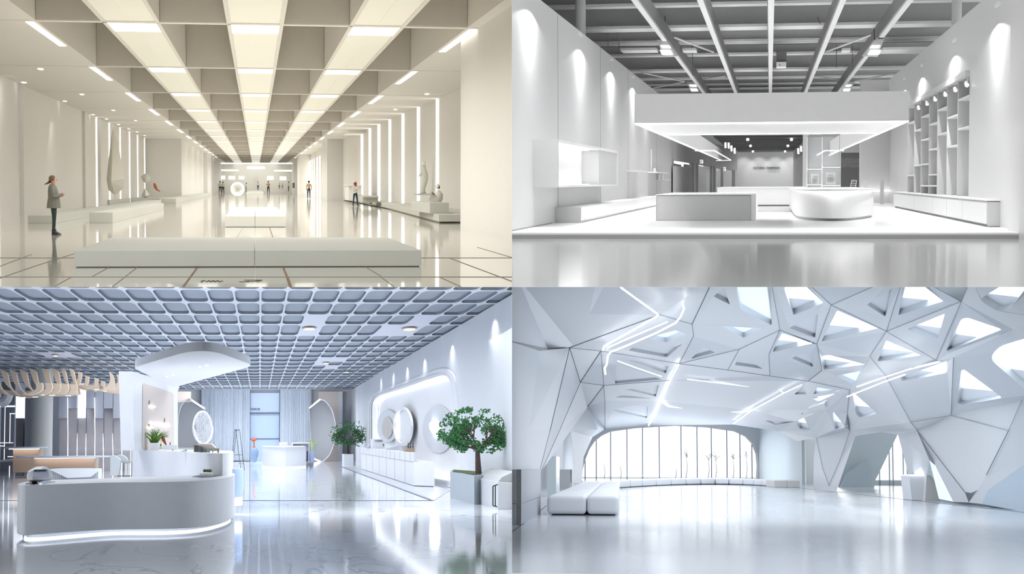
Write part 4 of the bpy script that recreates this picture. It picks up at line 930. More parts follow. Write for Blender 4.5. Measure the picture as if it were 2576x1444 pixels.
ringp = [fW(*h)+Vector((.3, 0, 0)) for h in shrink(hole, .985)]
m.tube(ringp+[ringp[0]], .035, 6); solo('niche_led', m, led3, 'glowing light line around the inside of the big rounded wall niche', 'light strip')
for k_, th, mt in ((('outer'), .06, white3), ('inner', .04, white3)):
    q = [(929, 994), (1142, 914), (1184, 1236), (929, 1184)] if k_ == 'outer' else [(932, 997), (1138, 925), (1173, 1226), (932, 1180)]
    L = [PWl(x, y)-Vector((th, 0, 0)) for x, y in roundpoly(q, [32, 48, 46, 18], 7)]
    m = MB(); m.loft([L, [v+Vector((th+.01, 0, 0)) for v in L]], cap=False)
    inn = [PWl(x, y)-Vector((th, 0, 0)) for x, y in (NICHE if k_ == 'inner' else roundpoly([(932, 997), (1138, 925), (1173, 1226), (932, 1180)], [32, 48, 46, 18], 7))]
    if len(inn) == len(L): m.loft([L, inn], cap=False)
    struct('trim_6', m, mt)
# discs in the niche
def wdisc(cx, cy, rx, ry, off, th, m_, name, lab, cat, ring=None, tilt=0, ledm=None):
    n = 40; L = []; I = []
    for i in range(n):
        a = 2*PI*i/n; u, v = rx*math.cos(a), ry*math.sin(a); L.append(PWl(cx+u+tilt*v, cy+v)+Vector((off, 0, 0)))
        if ring: I.append(PWl(cx+u*ring+tilt*v*ring, cy+v*ring)+Vector((off, 0, 0)))
    m = MB(); d = Vector((th, 0, 0))
    if ring:
        J = [v+d for v in L]; K = [v+d for v in I]; m.loft([L, I, K, J, L], cap=False)
    else: m.ext(L, d)
    return solo(name, m, m_, lab, cat, smooth=True) if name else m
wdisc(962, 1072, 25, 40, .30, .05, wall3, 'wall_disc', 'white rounded disc behind the beige oval mirror in the niche', 'disc')
wdisc(964.5, 1076, 12, 26, .2, .06, mat('beige_mirror', (204, 194, 184), .3), 'oval_mirror', 'beige oval mirror on a white disc in the niche', 'mirror')
wdisc(1006, 1073, 23, 49, .1, .12, white3, 'ring_mirror', 'large white ring frame in the middle of the niche', 'frame', ring=.86)
wdisc(1006, 1073, 20, 43, .24, .02, mat('ring_back', (236, 238, 242), .4), 'frame_back', 'pale round panel glowing inside the white ring frame', 'panel')
wdisc(991, 1073, 3.5, 36, .18, .03, led3, 'ring_light', 'bright curved light on the inner left of the ring frame', 'light strip')
wdisc(1079, 1080, 36, 60, .38, .05, wall3, 'wall_disc', 'large faint white disc around the small oval light in the niche', 'disc')
wdisc(1073.5, 1076, 9, 15, .28, .05, led3b, 'oval_light', 'small bright oval wall light in the niche near the tree', 'wall light', tilt=.25)
# wall scallops
for i, (px, py) in enumerate(((1245, 796), (1138, 864), (1069, 902), (1025, 924), (990, 941), (959, 957), (934, 969), (914, 979))):
    p = PWl(px, py-16); spot('scallop', (p.x-.3, p.y, p.z+.15), (p.x+.1, p.y, p.z-2.4), 120, 50, .5, COOL, .03, oval=4)
# left wall zone and back
m = MB(); m.box(-17.2, -17, 60, DB+2, zf, HC3); struct('wall_left', m, lilac)
m = MB(); m.box(-18, 10, DB, DB+.3, zf, HC3); struct('wall_back', m, wall3)
struct('wall_back', bx(800, 851, 985, 1170, DB-.6, .5), beige); struct('wall_back', bx(447, 480, 985, 1012, DB-8, .5), beige); struct('wall_back', bx(851, 862, 985, 1170, DB-.9, .8), wall3)
curt = mat('pale_blue_curtain', (206, 215, 227), .7, .2, emit=None)
curtain('pale blue curtain left of the tall window at the back', 505, 628.5, DB-1.2, zf+.05, HC3, curt); curtain('pale blue curtain right of the tall window at the back', 704, 783, DB-1.2, zf+.05, HC3, curt, n=90)
winm = mat('window_pane_blue', (182, 204, 232), .3, .5, emit=(176, 200, 232), es=.1); m = bx(629, 703, 987, 1166, DB-.4, .1); wn = struct('window_4', m, winm)
m = bx(629, 703, 1038, 1040.5, DB-.5, .06); bx(629, 703, 1043, 1044, DB-.5, .06, m); bx(629, 703, 1103, 1105, DB-.5, .06, m); bx(628.6, 629.6, 987, 1166, DB-.5, .06, m); bx(702.6, 703.6, 987, 1166, DB-.5, .06, m); bx(629, 703, 987, 988, DB-.5, .06, m)
struct('window_frame', m, darkline, wn)
p = PD(630.5, 1031.5, DB-.55); q = PD(654, 1031.5, DB-.55)
text('window_lettering', 'OICE', tuple(p), .2, darkline, width=q.x-p.x, label='short dark letters on the upper pane of the tall blue window', category='lettering')
# moon shaped shells
L1 = smooth_path([(447, 1075), (449, 1045), (457, 1018), (472, 1003), (478, 1003)], 5)+[Vector((516, 1028)), Vector((518, 1090)), Vector((512, 1128)), Vector((447, 1128))]
L2 = [Vector((776, 1025))]+smooth_path([(805, 1003), (818, 1008), (836, 1032), (845, 1072), (843, 1105), (832, 1140), (817, 1158), (808, 1163)], 5)+[Vector((789, 1155)), Vector((782, 1120))]
for L, s_, lab in ((L1, 1, 'left moon-shaped white shell beside the far curtains'), (L2, -1, 'right moon-shaped white shell with a bright edge beside the far curtains')):
    t = thing('moon_shell', lab, 'decoration', tuple(PD(L[0].x, 1160, DB-8)))
    cx = 470 if s_ == 1 else 812
    A_ = [PD(p.x, p.y, DB-9) for p in L]; B_ = [PD(cx+(p.x-cx)*.9, 1090+(p.y-1090)*.94, DB-4) for p in L]; m = MB(); m.loft([A_, B_], cap=False); m.poly(B_); obj('shell', m, white3, t, smooth=True)
    e0, e1 = ((478, 1004), (515, 1028)) if s_ == 1 else ((778, 1026), (805, 1005)); m = MB(); m.bar(PD(*e0, DB-7), PD(*e1, DB-7), .12, .5, up=(0, 1, 0)); obj('led_edge', m, led3b, t)
    if s_ == -1: m = MB(); m.bar(PD(790, 1154, DB-7), PD(806, 1161, DB-7), .1, .5, up=(0, 1, 0)); obj('led_edge', m, led3b, t)
# egg chair
D = 110; t = thing('egg_chair', 'white oval lattice egg chair in front of the left curtain', 'chair', tuple(PD(509, 1118, D)))
cx, cy = 512, 1077; m = MB(); R_ = []
for i in range(36):
    a = 2*PI*i/36; R_.append(PD(cx+23*math.cos(a)-(3 if math.sin(a) > 0 else 0), cy-(42 if math.sin(a) > 0 else 40)*math.sin(a), D))
m.tube(R_+[R_[0]], .06, 8); obj('rim', m, white3, t, smooth=True)
m = MB(); rings = []
for k in range(7):
    f_ = math.cos(k/6*PI*.42); rings.append([PD(cx-k*3.2+23*f_*math.cos(2*PI*i/28), cy-41*f_*math.sin(2*PI*i/28), D+k*1.1) for i in range(28)])
for r_ in rings[1:]: m.tube(r_+[r_[0]], .02, 5)
for i in range(0, 28): m.tube([r_[i] for r_ in rings], .02, 5)
for k in range(15):
    y = cy-36+k*5.1; hw = 21*math.sqrt(max(0, 1-((y-cy)/41)**2)); m.bar(PD(cx-hw, y, D+2), PD(cx+hw, y+1.5, D+2), .02, .05)
for k in range(8): x = cx-16+k*4.6; hh = 38*math.sqrt(max(0, 1-((x-cx)/24)**2)); m.bar(PD(x, cy-hh, D+2), PD(x, cy+hh, D+2), .02, .05)
obj('lattice', m, white3, t)
m = MB(); m.tube([PD(509, 1118, D), PD(509, 1128, D)], .2, 10); obj('foot', m, white3, t)
# reception desk at the back, screens, pots
D = PF(715, 1175).y; t = thing('reception_desk', 'small white reception desk in front of the tall blue window', 'desk', tuple(PF(715, 1175)))
P = [PF(x, y) for x, y in ((660, 1173.5), (675, 1175.5), (710, 1176.4), (745, 1175.5), (769, 1174))]; zt = ZD(700, 1123.5, D)
pl = [(p.x, p.y) for p in smooth_path(P, 4)]+[(P[-1].x, D+12), (P[0].x, D+12)]
m = MB(); m.prism(pl, zf+.05, zt-.04); obj('body', m, white3, t, smooth=True); m = MB(); m.prism([(x, y-.3) for x, y in pl], zt-.04, zt); obj('desktop', m, white3, t)
m = MB(); m.prism([(x*1.0, y+.2) for x, y in pl], zf, zf+.05); obj('led_base', m, led3, t)
t = thing('monitor', 'low pale monitor on the small reception desk', 'monitor', tuple(PD(712, 1122, D+4))); obj('screen', bx(702, 723, 1112, 1121, D+5, .1), wall3, t); obj('foot', bx(710, 715, 1120, 1123, D+4.9, .5), wall3, t)
t = thing('side_table', 'white console with thin legs behind the reception desk on its right', 'table', tuple(PD(757, 1165, D+10))); obj('table_top', bx(734, 779, 1113, 1116.5, D+10, 3), white3, t); obj('leg', bx(776, 778, 1116, 1164, D+10, .4), white3, t); obj('leg', bx(734.5, 736.5, 1116, 1164, D+10, .4), white3, t)
obj('drawer', bx(737, 777, 1116.5, 1134, D+10.4, 2), wall3, t)
struct('wall_back', bx(771, 782, 1134, 1166, DB-1.5, .2), darkline)
t = thing('potted_cactus', 'small green cactus in a tall blue-grey pot by the reception desk', 'plant', tuple(PD(785, 1163, 120)))
m = MB(); a_ = PD(785, 1163, 120); m.lathe(a_, [(5*120/F, 0), (6.6*120/F, 28*120/F), (5.5*120/F, 28.2*120/F), (5.2*120/F, 26*120/F)], 20); obj('pot', m, mat('blue_grey_pot', (166, 182, 216), .4), t, smooth=True)
m = MB(); m.tube([PD(784, 1136, 120), PD(786, 1118, 120), PD(784, 1107, 120)], [.05, .06, .03], 8); m.tube([PD(786, 1122, 120), PD(791, 1116, 120)], .03, 6); obj('stem', m, mat('cactus_stem', (188, 206, 120), .6), t)
m = MB()
rn = random.Random(3)
def leaves(mb, c, r, n, s, rn, sy=1):
    for _ in range(n):
        d = Vector((rn.gauss(0, 1), rn.gauss(0, 1)*sy, rn.gauss(0, 1))); d.normalize(); p = Vector(c)+Vector((d.x*r[0], d.y*r[1], d.z*r[2]))*rn.random()**.4
        u = Vector((rn.uniform(-1, 1), rn.uniform(-.6, .6), rn.uniform(-1, 1))).normalized(); v = u.cross(Vector((rn.uniform(-.4, .4), 1, rn.uniform(-.4, .4)))).normalized(); k = s*rn.uniform(.6, 1.3)
        mb.add([p-u*k, p+v*k*.45, p+u*k, p-v*k*.45], [(0, 1, 2, 3)])
leaves(m, PD(781, 1107, 120), (.11, .11, .09), 60, .05, rn); leaves(m, PD(793, 1115, 120), (.15, .12, .1), 80, .05, rn); obj('foliage', m, mat('pale_leaf', (176, 206, 150), .6, var=.3), t)
# easel stool, vases
D = 82; t = thing('metal_stool', 'tall thin black metal stool with crossed legs behind the desk', 'stool', tuple(PD(600, 1185, D)))
for a_, b_ in (((593, 1082), (607, 1187)), ((603, 1084), (615, 1183)), ((590, 1084), (583, 1160)), ((595, 1083), (588, 1140))): m = MB(); m.bar(PD(*a_, D), PD(*b_, D), .02, .02); obj('leg', m, blk, t)
m = MB(); m.bar(PD(589, 1081.5, D), PD(603.5, 1081.5, D), .02, .03); obj('seat_bar', m, blk, t)
m = MB(); m.bar(PD(588, 1144.5, D), PD(611, 1144.5, D), .015, .015); m.bar(PD(600, 1166, D), PD(614, 1166, D), .015, .015); obj('footrest', m, blk, t)
D = 120; t = thing('floor_vase', 'large blue-grey floor vase in front of the tall window', 'vase', tuple(PD(639.5, 1163, D))); k = D/F
m = MB(); m.lathe(PD(639.5, 1163, D), [(4.5*k, 0), (8*k, 10*k), (10.5*k, 20*k), (10.8*k, 27*k), (8.5*k, 34*k), (6*k, 36.5*k), (5.5*k, 37*k), (5*k, 35*k)], 28); obj('body', m, mat('blue_grey_glaze', (150, 178, 212), .35, var=.1, scale=3), t, smooth=True)
D = 119; t = thing('red_ornament', 'orange red geometric ornament standing on the blue-grey vase', 'ornament', tuple(PD(639, 1126, D)))
obj('upper_block', hull([PD(x, y, D+d) for x, y, d in ((631, 1107, 0), (638, 1099, 0), (646, 1106, 0), (645, 1108, .2), (638, 1112, 0), (632, 1108, -.3), (638, 1106, -.3))]), mat('orange_red', (212, 92, 58), .5), t)
m = MB(); m.tube([PD(639, 1112, D), PD(639.2, 1121, D), PD(639, 1126, D)], [.035, .03, .12], 8); obj('stem', m, mat('orange_red_stem', (206, 96, 66), .5), t)
# the big curved desk
FR = [(42.5, 1338), (44, 1342), (50, 1345), (62, 1346.6), (100, 1344), (150, 1340), (225, 1335), (300, 1332), (400, 1331), (475, 1328), (525, 1321.5), (562, 1313), (582, 1305), (589, 1299), (590.5, 1293)]
zb = -1.79; zt = -.862
fr = smooth_path([PF(x, y, zb) for x, y in FR], 4)
BK = [(589, 1189.5), (560, 1191.5), (500, 1195), (375, 1199.5), (245, 1204), (140, 1207), (100, 1209), (60, 1213)]
bk = smooth_path([PF(x, y, zt) for x, y in BK], 3)
foot = [(p.x, p.y) for p in fr]+[(p.x, p.y) for p in bk]
t = thing('curved_desk', 'long low curved white desk with a glowing light line at its base', 'desk', (fr[20].x, fr[20].y+1, zf))
m = MB(); m.prism(foot, zb, zt-.02); obj('body', m, desk3, t, smooth=True); m = MB(); m.prism(foot, zt-.02, zt); obj('desktop', m, white3, t, smooth=True)
GL = [(61, 1352), (62, 1357), (80, 1358.5), (120, 1356), (160, 1352.5), (250, 1345), (300, 1342.5), (400, 1342), (470, 1338.5), (520, 1331.5), (555, 1322), (572, 1315), (580, 1309)]
gl = smooth_path([PF(x, y) for x, y in GL], 4)
cut = [(p.x*.99+.0, p.y+.35) for p in bk]
m = MB(); m.prism([(p.x, p.y+.25) for p in gl]+[(p[0], p[1]) for p in cut], zf+.02, zb); obj('plinth', m, mat('desk_plinth_grey', (150, 156, 166), .5), t, smooth=True)
m = MB(); m.loft([[p, p+Vector((0, 0, .028)), p+Vector((0, .25, .028)), p+Vector((0, .25, 0))] for p in gl]); obj('led_base', m, mat('desk_led', (255, 255, 255), .4, emit=(250, 252, 255), es=2.0), t, smooth=True)
# tiered desk with column and canopy
zt2 = -.355; T2 = [(333, 1131.5), (400, 1134.2), (460, 1137.5), (520, 1140.5), (560, 1141.3), (580, 1140), (587, 1137.5)]
f2 = smooth_path([PF(x, y, zt2) for x, y in T2], 4); b2 = [PF(585, 1134, zt2), PF(520, 1131.5, zt2), PF(447, 1130, zt2), PF(340, 1128.5, zt2)]
t = thing('tall_desk', 'higher curved white desk tier with a column and rounded overhead canopy', 'desk', (f2[8].x, f2[8].y, zf))
fp = [(p.x, p.y) for p in f2]+[(p.x, p.y) for p in b2]
m = MB(); m.prism(fp, zf, zt2-.015); obj('body', m, desk3, t, smooth=True); m = MB(); m.prism(fp, zt2-.015, zt2); obj('desktop', m, white3, t, smooth=True)
zs = 1.76; A_ = PD(334, 936, 53); B_ = PD(446, 972, 63)
S_ = roundpoly([(333, 925), (512, 872), (640, 920), (436, 975)], [14, 74, 22, 16], 10)
sp = [PF(x, y, zs) for x, y in S_]; hi = [v+Vector((0, 0, .19)) for v in sp]
m = MB(); m.loft([sp, hi], cap=False); m.poly(hi); obj('canopy_edge', m, mat('canopy_edge_grey', (186, 192, 202), .5), t, smooth=True); m = MB(); m.poly(sp); cu_ = obj('canopy_underside', m, white3, t)
nrm = Vector((B_.y-A_.y, -(B_.x-A_.x), 0)).normalized()*-.4
def onc(px, py, off=0):                                     # a point on the column face
    r = ray(px, py); d = Vector((B_.x-A_.x, B_.y-A_.y)); u = d.x/d.y; y = (A_.x-u*A_.y)/(r.x-u); return r*(y-off)
CO = [(333, 938), (447, 974), (447, 1131), (338, 1131)]
CO = [(333, 934), (338, 1133), (447, 1132), (447, 985), (452, 973), (440, 966)]
L = [onc(*p) for p in CO]; m = MB(); m.loft([L, [v+nrm for v in L]], cap=True); obj('column', m, white3, t)
pn = roundpoly([(359, 963), (437, 989), (438, 1131), (358, 1131)], [6, 8, 8, 8], 5); L = [onc(x, y, .06) for x, y in pn]; m = MB(); m.ext(L, (0, .05, 0)); bp_ = obj('beige_panel', m, beige, t)
for q in (((376, 1021.5), (390, 1023.5)), ((377, 1064), (386, 1065.5)), ((388, 1065.5), (428, 1072)), ((371, 1075), (386, 1076))):
    m = MB(); m.bar(onc(*q[0], .25), onc(*q[1], .25), .05, .035); obj('shelf_light', m, led3, bp_)
wedge = mat('brown_wedge', (190, 150, 100), .5); shade3 = mat('pale_shelf_box', (210, 206, 204), .5)
for q in ([(374, 1018), (377, 1007), (378, 1018)], [(373, 1073), (377, 1063), (378, 1073)], [(412.5, 1062), (415.5, 1051), (416, 1062)]):
    m = MB(); m.ext([onc(*p, .2) for p in q], (0, .08, 0)); obj('shelf_wedge', m, wedge, bp_)
for (px, py) in ((503, 924), (521, 920), (421, 948), (436, 945)):
    p = PF(px, py, zs-.012); m = MB(); m.lathe(p, [(.035, 0), (.035, .01)], 12, sy=3); obj('downlight', m, led3b, cu_)
# things on the tall desk
t = thing('potted_grass', 'spiky green plant in a small white square pot on the tall desk', 'plant', tuple(PF(388, 1132.5, zt2))); D = PF(388, 1132.5, zt2).y-.1
m = MB(); a_ = PD(379.5, 1132, D); b_ = PD(393, 1114, D); m.box(a_.x, b_.x+.04, D, D+.6, zt2, b_.z); obj('pot', m, white3, t, bevel=.004)
m = MB(); rn = random.Random(5)
for i in range(46):
    bx_ = rn.uniform(380, 396); ang = rn.uniform(-1, 1); x1 = 388+ang*(40 if abs(ang) > .6 else 24)+rn.uniform(-4, 4); y1 = 1114-rn.uniform(20, 42)*(1-.35*abs(ang)); mid = ((bx_*.45+x1*.55)-ang*5, (1114*.4+y1*.6)-3)
    P = smooth_path([PD(bx_, 1114.5, D+.2), PD(*mid, D+.2+rn.uniform(-.3, .3)), PD(x1, y1, D+.2+rn.uniform(-.5, .5))], 3); n = len(P)
    m.tube(P, [.016*(1-j/(n-.5))+.003 for j in range(n)], 4)
obj('leaves', m, leafl, t)
t = thing('perfume_bottle', 'small green tinted bottle beside the white pot on the tall desk', 'bottle', tuple(PF(404, 1133, zt2))); D = PF(404, 1133, zt2).y
m = MB(); m.loft([[PD(x, 1130.5, D+dy) for x, dy in ((399, 0), (409, 0), (409, .3), (399, .3))], [PD(x, 1122, D+dy) for x, dy in ((402, 0), (407, 0), (407, .2), (402, .2))]]); obj('glass', m, mat('green_glass', (176, 206, 160), .1, .5), t)
m = MB(); m.tube([PD(404.5, 1122, D+.1), PD(404.5, 1117, D+.1)], .02, 8); obj('stopper', m, mat('dark_green', (50, 84, 50), .5), t); m = MB(); m.tube([PD(404.5, 1117, D+.1), PD(404, 1098, D+.1)], .006, 5); obj('stick', m, wedge, t)
D = PF(428, 1132.2, zt2).y; solo('white_box', bx(410.5, 446, 1119, 1131.3, D, .5), white3, 'low white box lying on the tall desk beside the bottle', 'box', bevel=.004)
m = MB(); m.tube([PD(408.5, 1094, D+.2), PD(411, 1106, D+.1), PD(418, 1119, D+.2)], [.035, .06, .02], 8); solo('wooden_paddle', m, mat('reddish_wood', (150, 82, 46), .5), 'leaning reddish brown wooden paddle on the white box', 'ornament', smooth=True)
m = MB(); m.tube([PD(428, 1119, D+.2), PD(427.8, 1112, D+.2)], [.02, .012], 8); solo('small_bottle', m, mat('brown_glass', (124, 90, 80), .3), 'tiny brown bottle standing on the white box', 'bottle')
t = None; m = MB(); D = PF(436, 1135, zt2).y; m.ball(PD(434.5, 1131.8, D), .03, .03, .02); solo('brown_pebble', m, wedge, 'tiny brown pebble on the desk before the white box', 'pebble')  # small pebble in front of the white box
m = MB(); D = PF(462, 1138, zt2).y; m.ext([PD(454, 1136, D), PD(469, 1136, D), PD(472, 1126.5, D), PD(464, 1132, D)], (0, .3, 0)); solo('card_holder', m, mat('grey_card', (190, 196, 204), .4), 'folded grey card standing on the tall desk', 'card holder')
D = PF(515, 1141, zt2).y; t = thing('house_model', 'small architectural house model with a cream roof on the tall desk', 'model', tuple(PF(515, 1141, zt2)))
m = MB(); m.ext([PD(x, y, D) for x, y in ((488, 1137), (488, 1119), (502, 1120), (526, 1128), (527, 1138.6), (500, 1138.4))], (0, .5, 0)); obj('walls', m, mat('model_wall', (230, 228, 220), .5), t)
wls = [c for c in t.children if c.name.startswith('walls')][0]
for x0, x1, y0, y1 in ((491, 500, 1121, 1137), (503, 508, 1124, 1138), (509, 512, 1128, 1138), (516, 519, 1131, 1138)): obj('model_window', bx(x0, x1, y0, y1, D-.03, .04), mat('model_glass', (96, 112, 128), .2), wls)
obj('gable_post', bx(487.5, 490, 1120, 1137, D-.05, .1), wedge, t); obj('gable_post', bx(547, 551, 1128, 1139, D-.05, .1), wedge, t)
m = MB(); L = [PD(x, y, D-.1) for x, y in ((496, 1119), (505, 1117), (532, 1118), (542, 1127), (526, 1128))]; m.ext(L, (0, .7, .02)); obj('roof', m, mat('cream_roof', (246, 238, 226), .5), t)
obj('balcony', bx(527, 549, 1128, 1134.5, D, .4), mat('model_wall_shade', (226, 220, 210), .5), t); obj('balcony_post', bx(534, 536, 1134, 1138.6, D, .05), wedge, t)
# things on the curved desk
D = PF(100, 1217, zt).y; k = D/F; t = thing('counter_appliance', 'rounded white and chrome appliance with a sloped screen on the curved desk', 'appliance', tuple(PF(102, 1216, zt)))
def el(cx, cy, rx, rz, D, n=24): return [PD(cx+rx*math.cos(2*PI*i/n), cy, D)+Vector((0, rz*math.sin(2*PI*i/n), 0)) for i in range(n)]
m = MB(); m.loft([el(102, 1217, 33, 1.3, D+.6), el(103, 1213.5, 32, 1.2, D+.6)]); obj('base_plate', m, chrome, t, smooth=True)
m = MB(); m.loft([el(101, 1213.5, 20, .9, D+.6), el(101, 1209, 22, 1, D+.6)]); obj('foot', m, chrome, t, smooth=True)
m = MB(); m.loft([el(100, 1209.5, 22, .9, D+.6), el(100, 1204, 27, 1.1, D+.6), el(100, 1194, 27.5, 1.1, D+.6), el(99.5, 1184, 24, 1, D+.6), el(101, 1177, 15, .7, D+.6), el(103, 1174, 11, .5, D+.6)]); obj('body', m, white3, t, smooth=True)
m = MB(); m.ext([PD(x, y, D-.55) for x, y in ((82, 1200), (82, 1187), (87, 1180.5), (119, 1180), (122, 1185), (123, 1199), (102, 1202))], (0, .06, 0)); obj('screen', m, mat('pale_screen', (196, 208, 232), .15), t, bevel=.004)
m = MB(); m.bar(PD(86, 1184.5, D-.62), PD(116, 1183.5, D-.62), .08, .035); obj('slot', m, blk, t)
D = PF(522, 1201, zt).y; t = thing('plant_dish', 'stacked white dishes with three green succulents on a dark mat', 'dish', tuple(PF(522, 1201, zt)))
m = MB(); P = [PF(x, y, zt) for x, y in ((483, 1199.5), (497, 1196.5), (530, 1195), (558, 1197), (535, 1200.5), (505, 1202))]; m.prism([(p.x, p.y) for p in P], zt, zt+.006); obj('dark_mat', m, blk, t)
m = MB(); m.lathe(PF(519, 1198, zt+.006), [(15*D/F, 0), (17*D/F, .07), (16*D/F, .075)], 24, sy=2); m.lathe(PF(520, 1198, zt+.085), [(12*D/F, 0), (16.5*D/F, .02), (17*D/F, .045), (15*D/F, .04)], 24, sy=2); obj('dish', m, white3, t, smooth=True)
for x in (515, 522.5, 529): m = MB(); m.ball(PD(x, 1184, D+.3), 4.4*D/F, .12, 4.2*D/F, 12, 8); obj('succulent', m, mat('olive_green', (116, 120, 44), .8, var=.5, scale=30), t, smooth=True)
# blue drum behind the desk end
D = 44; t = thing('round_pouf', 'pale blue round pouf on a glowing white base behind the curved desk', 'pouf', tuple(PD(595, 1272, D))); c = PD(583, 1251, D); r = 26*D/F; k = D/F
m = MB(); m.lathe(c+Vector((0, .6, 0)), [(r*.98, 0), (r, .02), (r, 66*k), (r*.95, 70*k)], 36, sy=2); obj('seat', m, blue3, t, smooth=True)
m = MB(); m.lathe(c+Vector((0, .6, -14*k)), [(r, 0), (r*1.02, 14*k)], 36, sy=2); obj('base', m, white3, t, smooth=True)
m = MB(); m.lathe(c+Vector((0, .5, -21*k)), [(r*.98, 0), (r*.98, 7*k)], 36, sy=2); obj('led_base', m, led3b, t, smooth=True)
m = MB(); cc = PF(583, 1291); 
# counter on the right
A_ = PF(908.5, 1181); B_ = PF(1041, 1224); C_ = PF(1093, 1226)
t = thing('wall_counter', 'long white panelled counter before the glowing wall niche', 'counter', tuple(B_))
zu = ZD(1045, 1139.5, B_.y); zl = ZD(1093, 1163, C_.y)
m = MB(); m.prism([(A_.x, A_.y), (B_.x, B_.y), (C_.x, C_.y), (6.62, C_.y+1), (6.95, A_.y)], zf+.04, zl); obj('lower_body', m, white3, t, bevel=.006)
m = MB(); m.prism([(A_.x+.03, A_.y), (B_.x+.03, B_.y+.2), (C_.x-.02, C_.y+.2), (6.6, C_.y+1.4), (6.9, A_.y)], zf, zf+.04); obj('base_strip', m, lilac, t)
m = MB(); m.prism([(A_.x, A_.y), (B_.x, B_.y), (B_.x+.09, B_.y+.1), (B_.x+.2, B_.y+3), (A_.x+.4, A_.y)], zl, zu); obj('upper_body', m, white3, t)
m = MB(); dv = Vector((-.006, 0, 0))
def onf(px): r = ray(px, 1150); u = (B_.x-A_.x)/(B_.y-A_.y); y = (A_.x-u*A_.y)/(r.x-u); return Vector((r.x*y, y, 0))
for px in (922, 937, 954, 972, 993, 1019): p = onf(px); m.box(p.x-.006, p.x+.002, p.y-.04, p.y+.04, zf+.05, zl)
for px in (913, 918, 922, 930, 937, 946, 954, 963, 972, 982, 993, 1006, 1019, 1032): p = onf(px); m.box(p.x-.006, p.x+.002, p.y-.04, p.y+.04, zl, zu-.01)
m.bar(Vector((A_.x-.006, A_.y, zl)), Vector((B_.x-.006, B_.y, zl)), .01, .015); obj('panel_joint', m, mat('fine_grey_joint', (150, 160, 176), .6), t)
D = 96; t = thing('sign_box', 'white box sign with dark letters on the wall counter', 'sign', tuple(PD(952, 1130, D))); obj('box', bx(937, 967.5, 1104, 1129.5, D, 2), wall3, t)
p = PD(943, 1111, D-.05); q = PD(963, 1111, D-.05); text('lettering', 'WUEMBER', tuple(p), .11, darkline, t, width=q.x-p.x)
obj('dark_label', bx(964, 965.7, 1117, 1122, D-.05, .05), blk, t)
m = MB(); m.ext([PD(x, y, D+1.5) for x, y in ((922, 1127), (936, 1117), (936, 1128))], (0, 1, 0)); solo('ramp_block', m, lilac, 'small grey sloped block left of the white box sign', 'block')
D = 84; m = MB(); m.ext([PD(x, y, D) for x, y in ((973, 1131), (974, 1128), (990, 1124), (1004, 1119), (1005, 1126), (1005, 1132))], (0, 1.2, 0)); solo('scoop_stand', m, mat('light_grey_stand', (202, 210, 220), .35), 'curved pale grey stand under the ring frame on the wall counter', 'stand', smooth=True)
D = 74; t = thing('bottle_rack', 'wooden block holding three small dark bottles on the wall counter', 'rack', tuple(PD(1031, 1137, D))); obj('block', bx(1018.5, 1044, 1128, 1137, D, .8), wood('rack_wood', (206, 192, 166), (130, 110, 84), 8), t)
for x in (1027, 1032.5, 1039):
    m = MB(); m.lathe(PD(x, 1128, D+.3), [(.022, 0), (.03, .08), (.012, .13), (.02, .16), (.02, .23)], 10); obj('bottle', m, mat('dark_brown_glass', (76, 60, 60), .3), t, smooth=True)
# trees
def tree(name, lab, D, base, top, crown, tr, pot, n, seed, ls, fol, hexpot=False):
    rn = random.Random(seed); t = thing(name, lab, 'tree', tuple(PD(base[0], pot[3], D)))
    P = [PD(*base, D), PD(base[0]+(top[0]-base[0])*.2-1, base[1]+(top[1]-base[1])*.45, D), PD(*top, D)]; P = smooth_path(P, 5); k = D/F
    m = MB(); m.tube(P, [tr*k*(1.25-.55*i/len(P)) for i in range(len(P))], 10); 
    tips = []
    def br(p, d, L, r, lev):
        q = p+d*L; mid = p+d*L*.5+Vector((rn.uniform(-.1, .1), rn.uniform(-.1, .1), rn.uniform(-.05, .1)))*L; m.tube([p, mid, q], [r, r*.8, r*.6], 6, False)
        if lev == 0: tips.append(q); return
        tips.append(q)
        for _ in range(3 if lev > 1 else 4):
            e_ = (d+Vector((rn.uniform(-1, 1), rn.uniform(-1, 1), rn.uniform(-.45, .7)))*.95).normalized(); br(q, e_, L*rn.uniform(.6, .85), r*.6, lev-1)
    W = crown[0]*k; H = crown[1]*k
    for i in range(7):
        a = 2*PI*i/7+rn.uniform(-.3, .3); br(P[-1], Vector((math.cos(a)*1.1, math.sin(a)*.4, rn.uniform(.1, 1.1))).normalized(), W*.34, tr*k*.5, 2)
    c0 = PD(*crown[2], D)
    tips = [c0+Vector((max(-W, min(W, (q-c0).x)), (q-c0).y, max(-H, min(H, (q-c0).z)))) for q in tips]
    obj('trunk', m, bark, t, smooth=True)
    m = MB()
    for q in tips:
        leaves(m, Vector((q.x, D+(q.y-D)*.5, q.z)), (ls*3.2, ls*3.2, ls*2.2), n, ls, rn)
    for i in range(int(len(tips)*1.3)):
        a = rn.uniform(0, 2*PI); rr = rn.uniform(.45, 1); leaves(m, c0+Vector((W*rr*math.cos(a), rn.uniform(-.25, .25)*W, H*rr*math.sin(a)*(1 if math.sin(a) > 0 else .7))), (ls*3, ls*3, ls*2), n, ls, rn)
    obj('foliage', m, fol, t)
    return t
k = 60
D = PF(1193, 1270).y
t = tree('potted_tree', 'large bushy green tree in a tall grey faceted planter at the right', D+1.4, (1204, 1194), (1201, 1128), (96, 66, (1200, 1092)), 7, (0, 0, 0, 1270), 15, 11, .046, leafm)
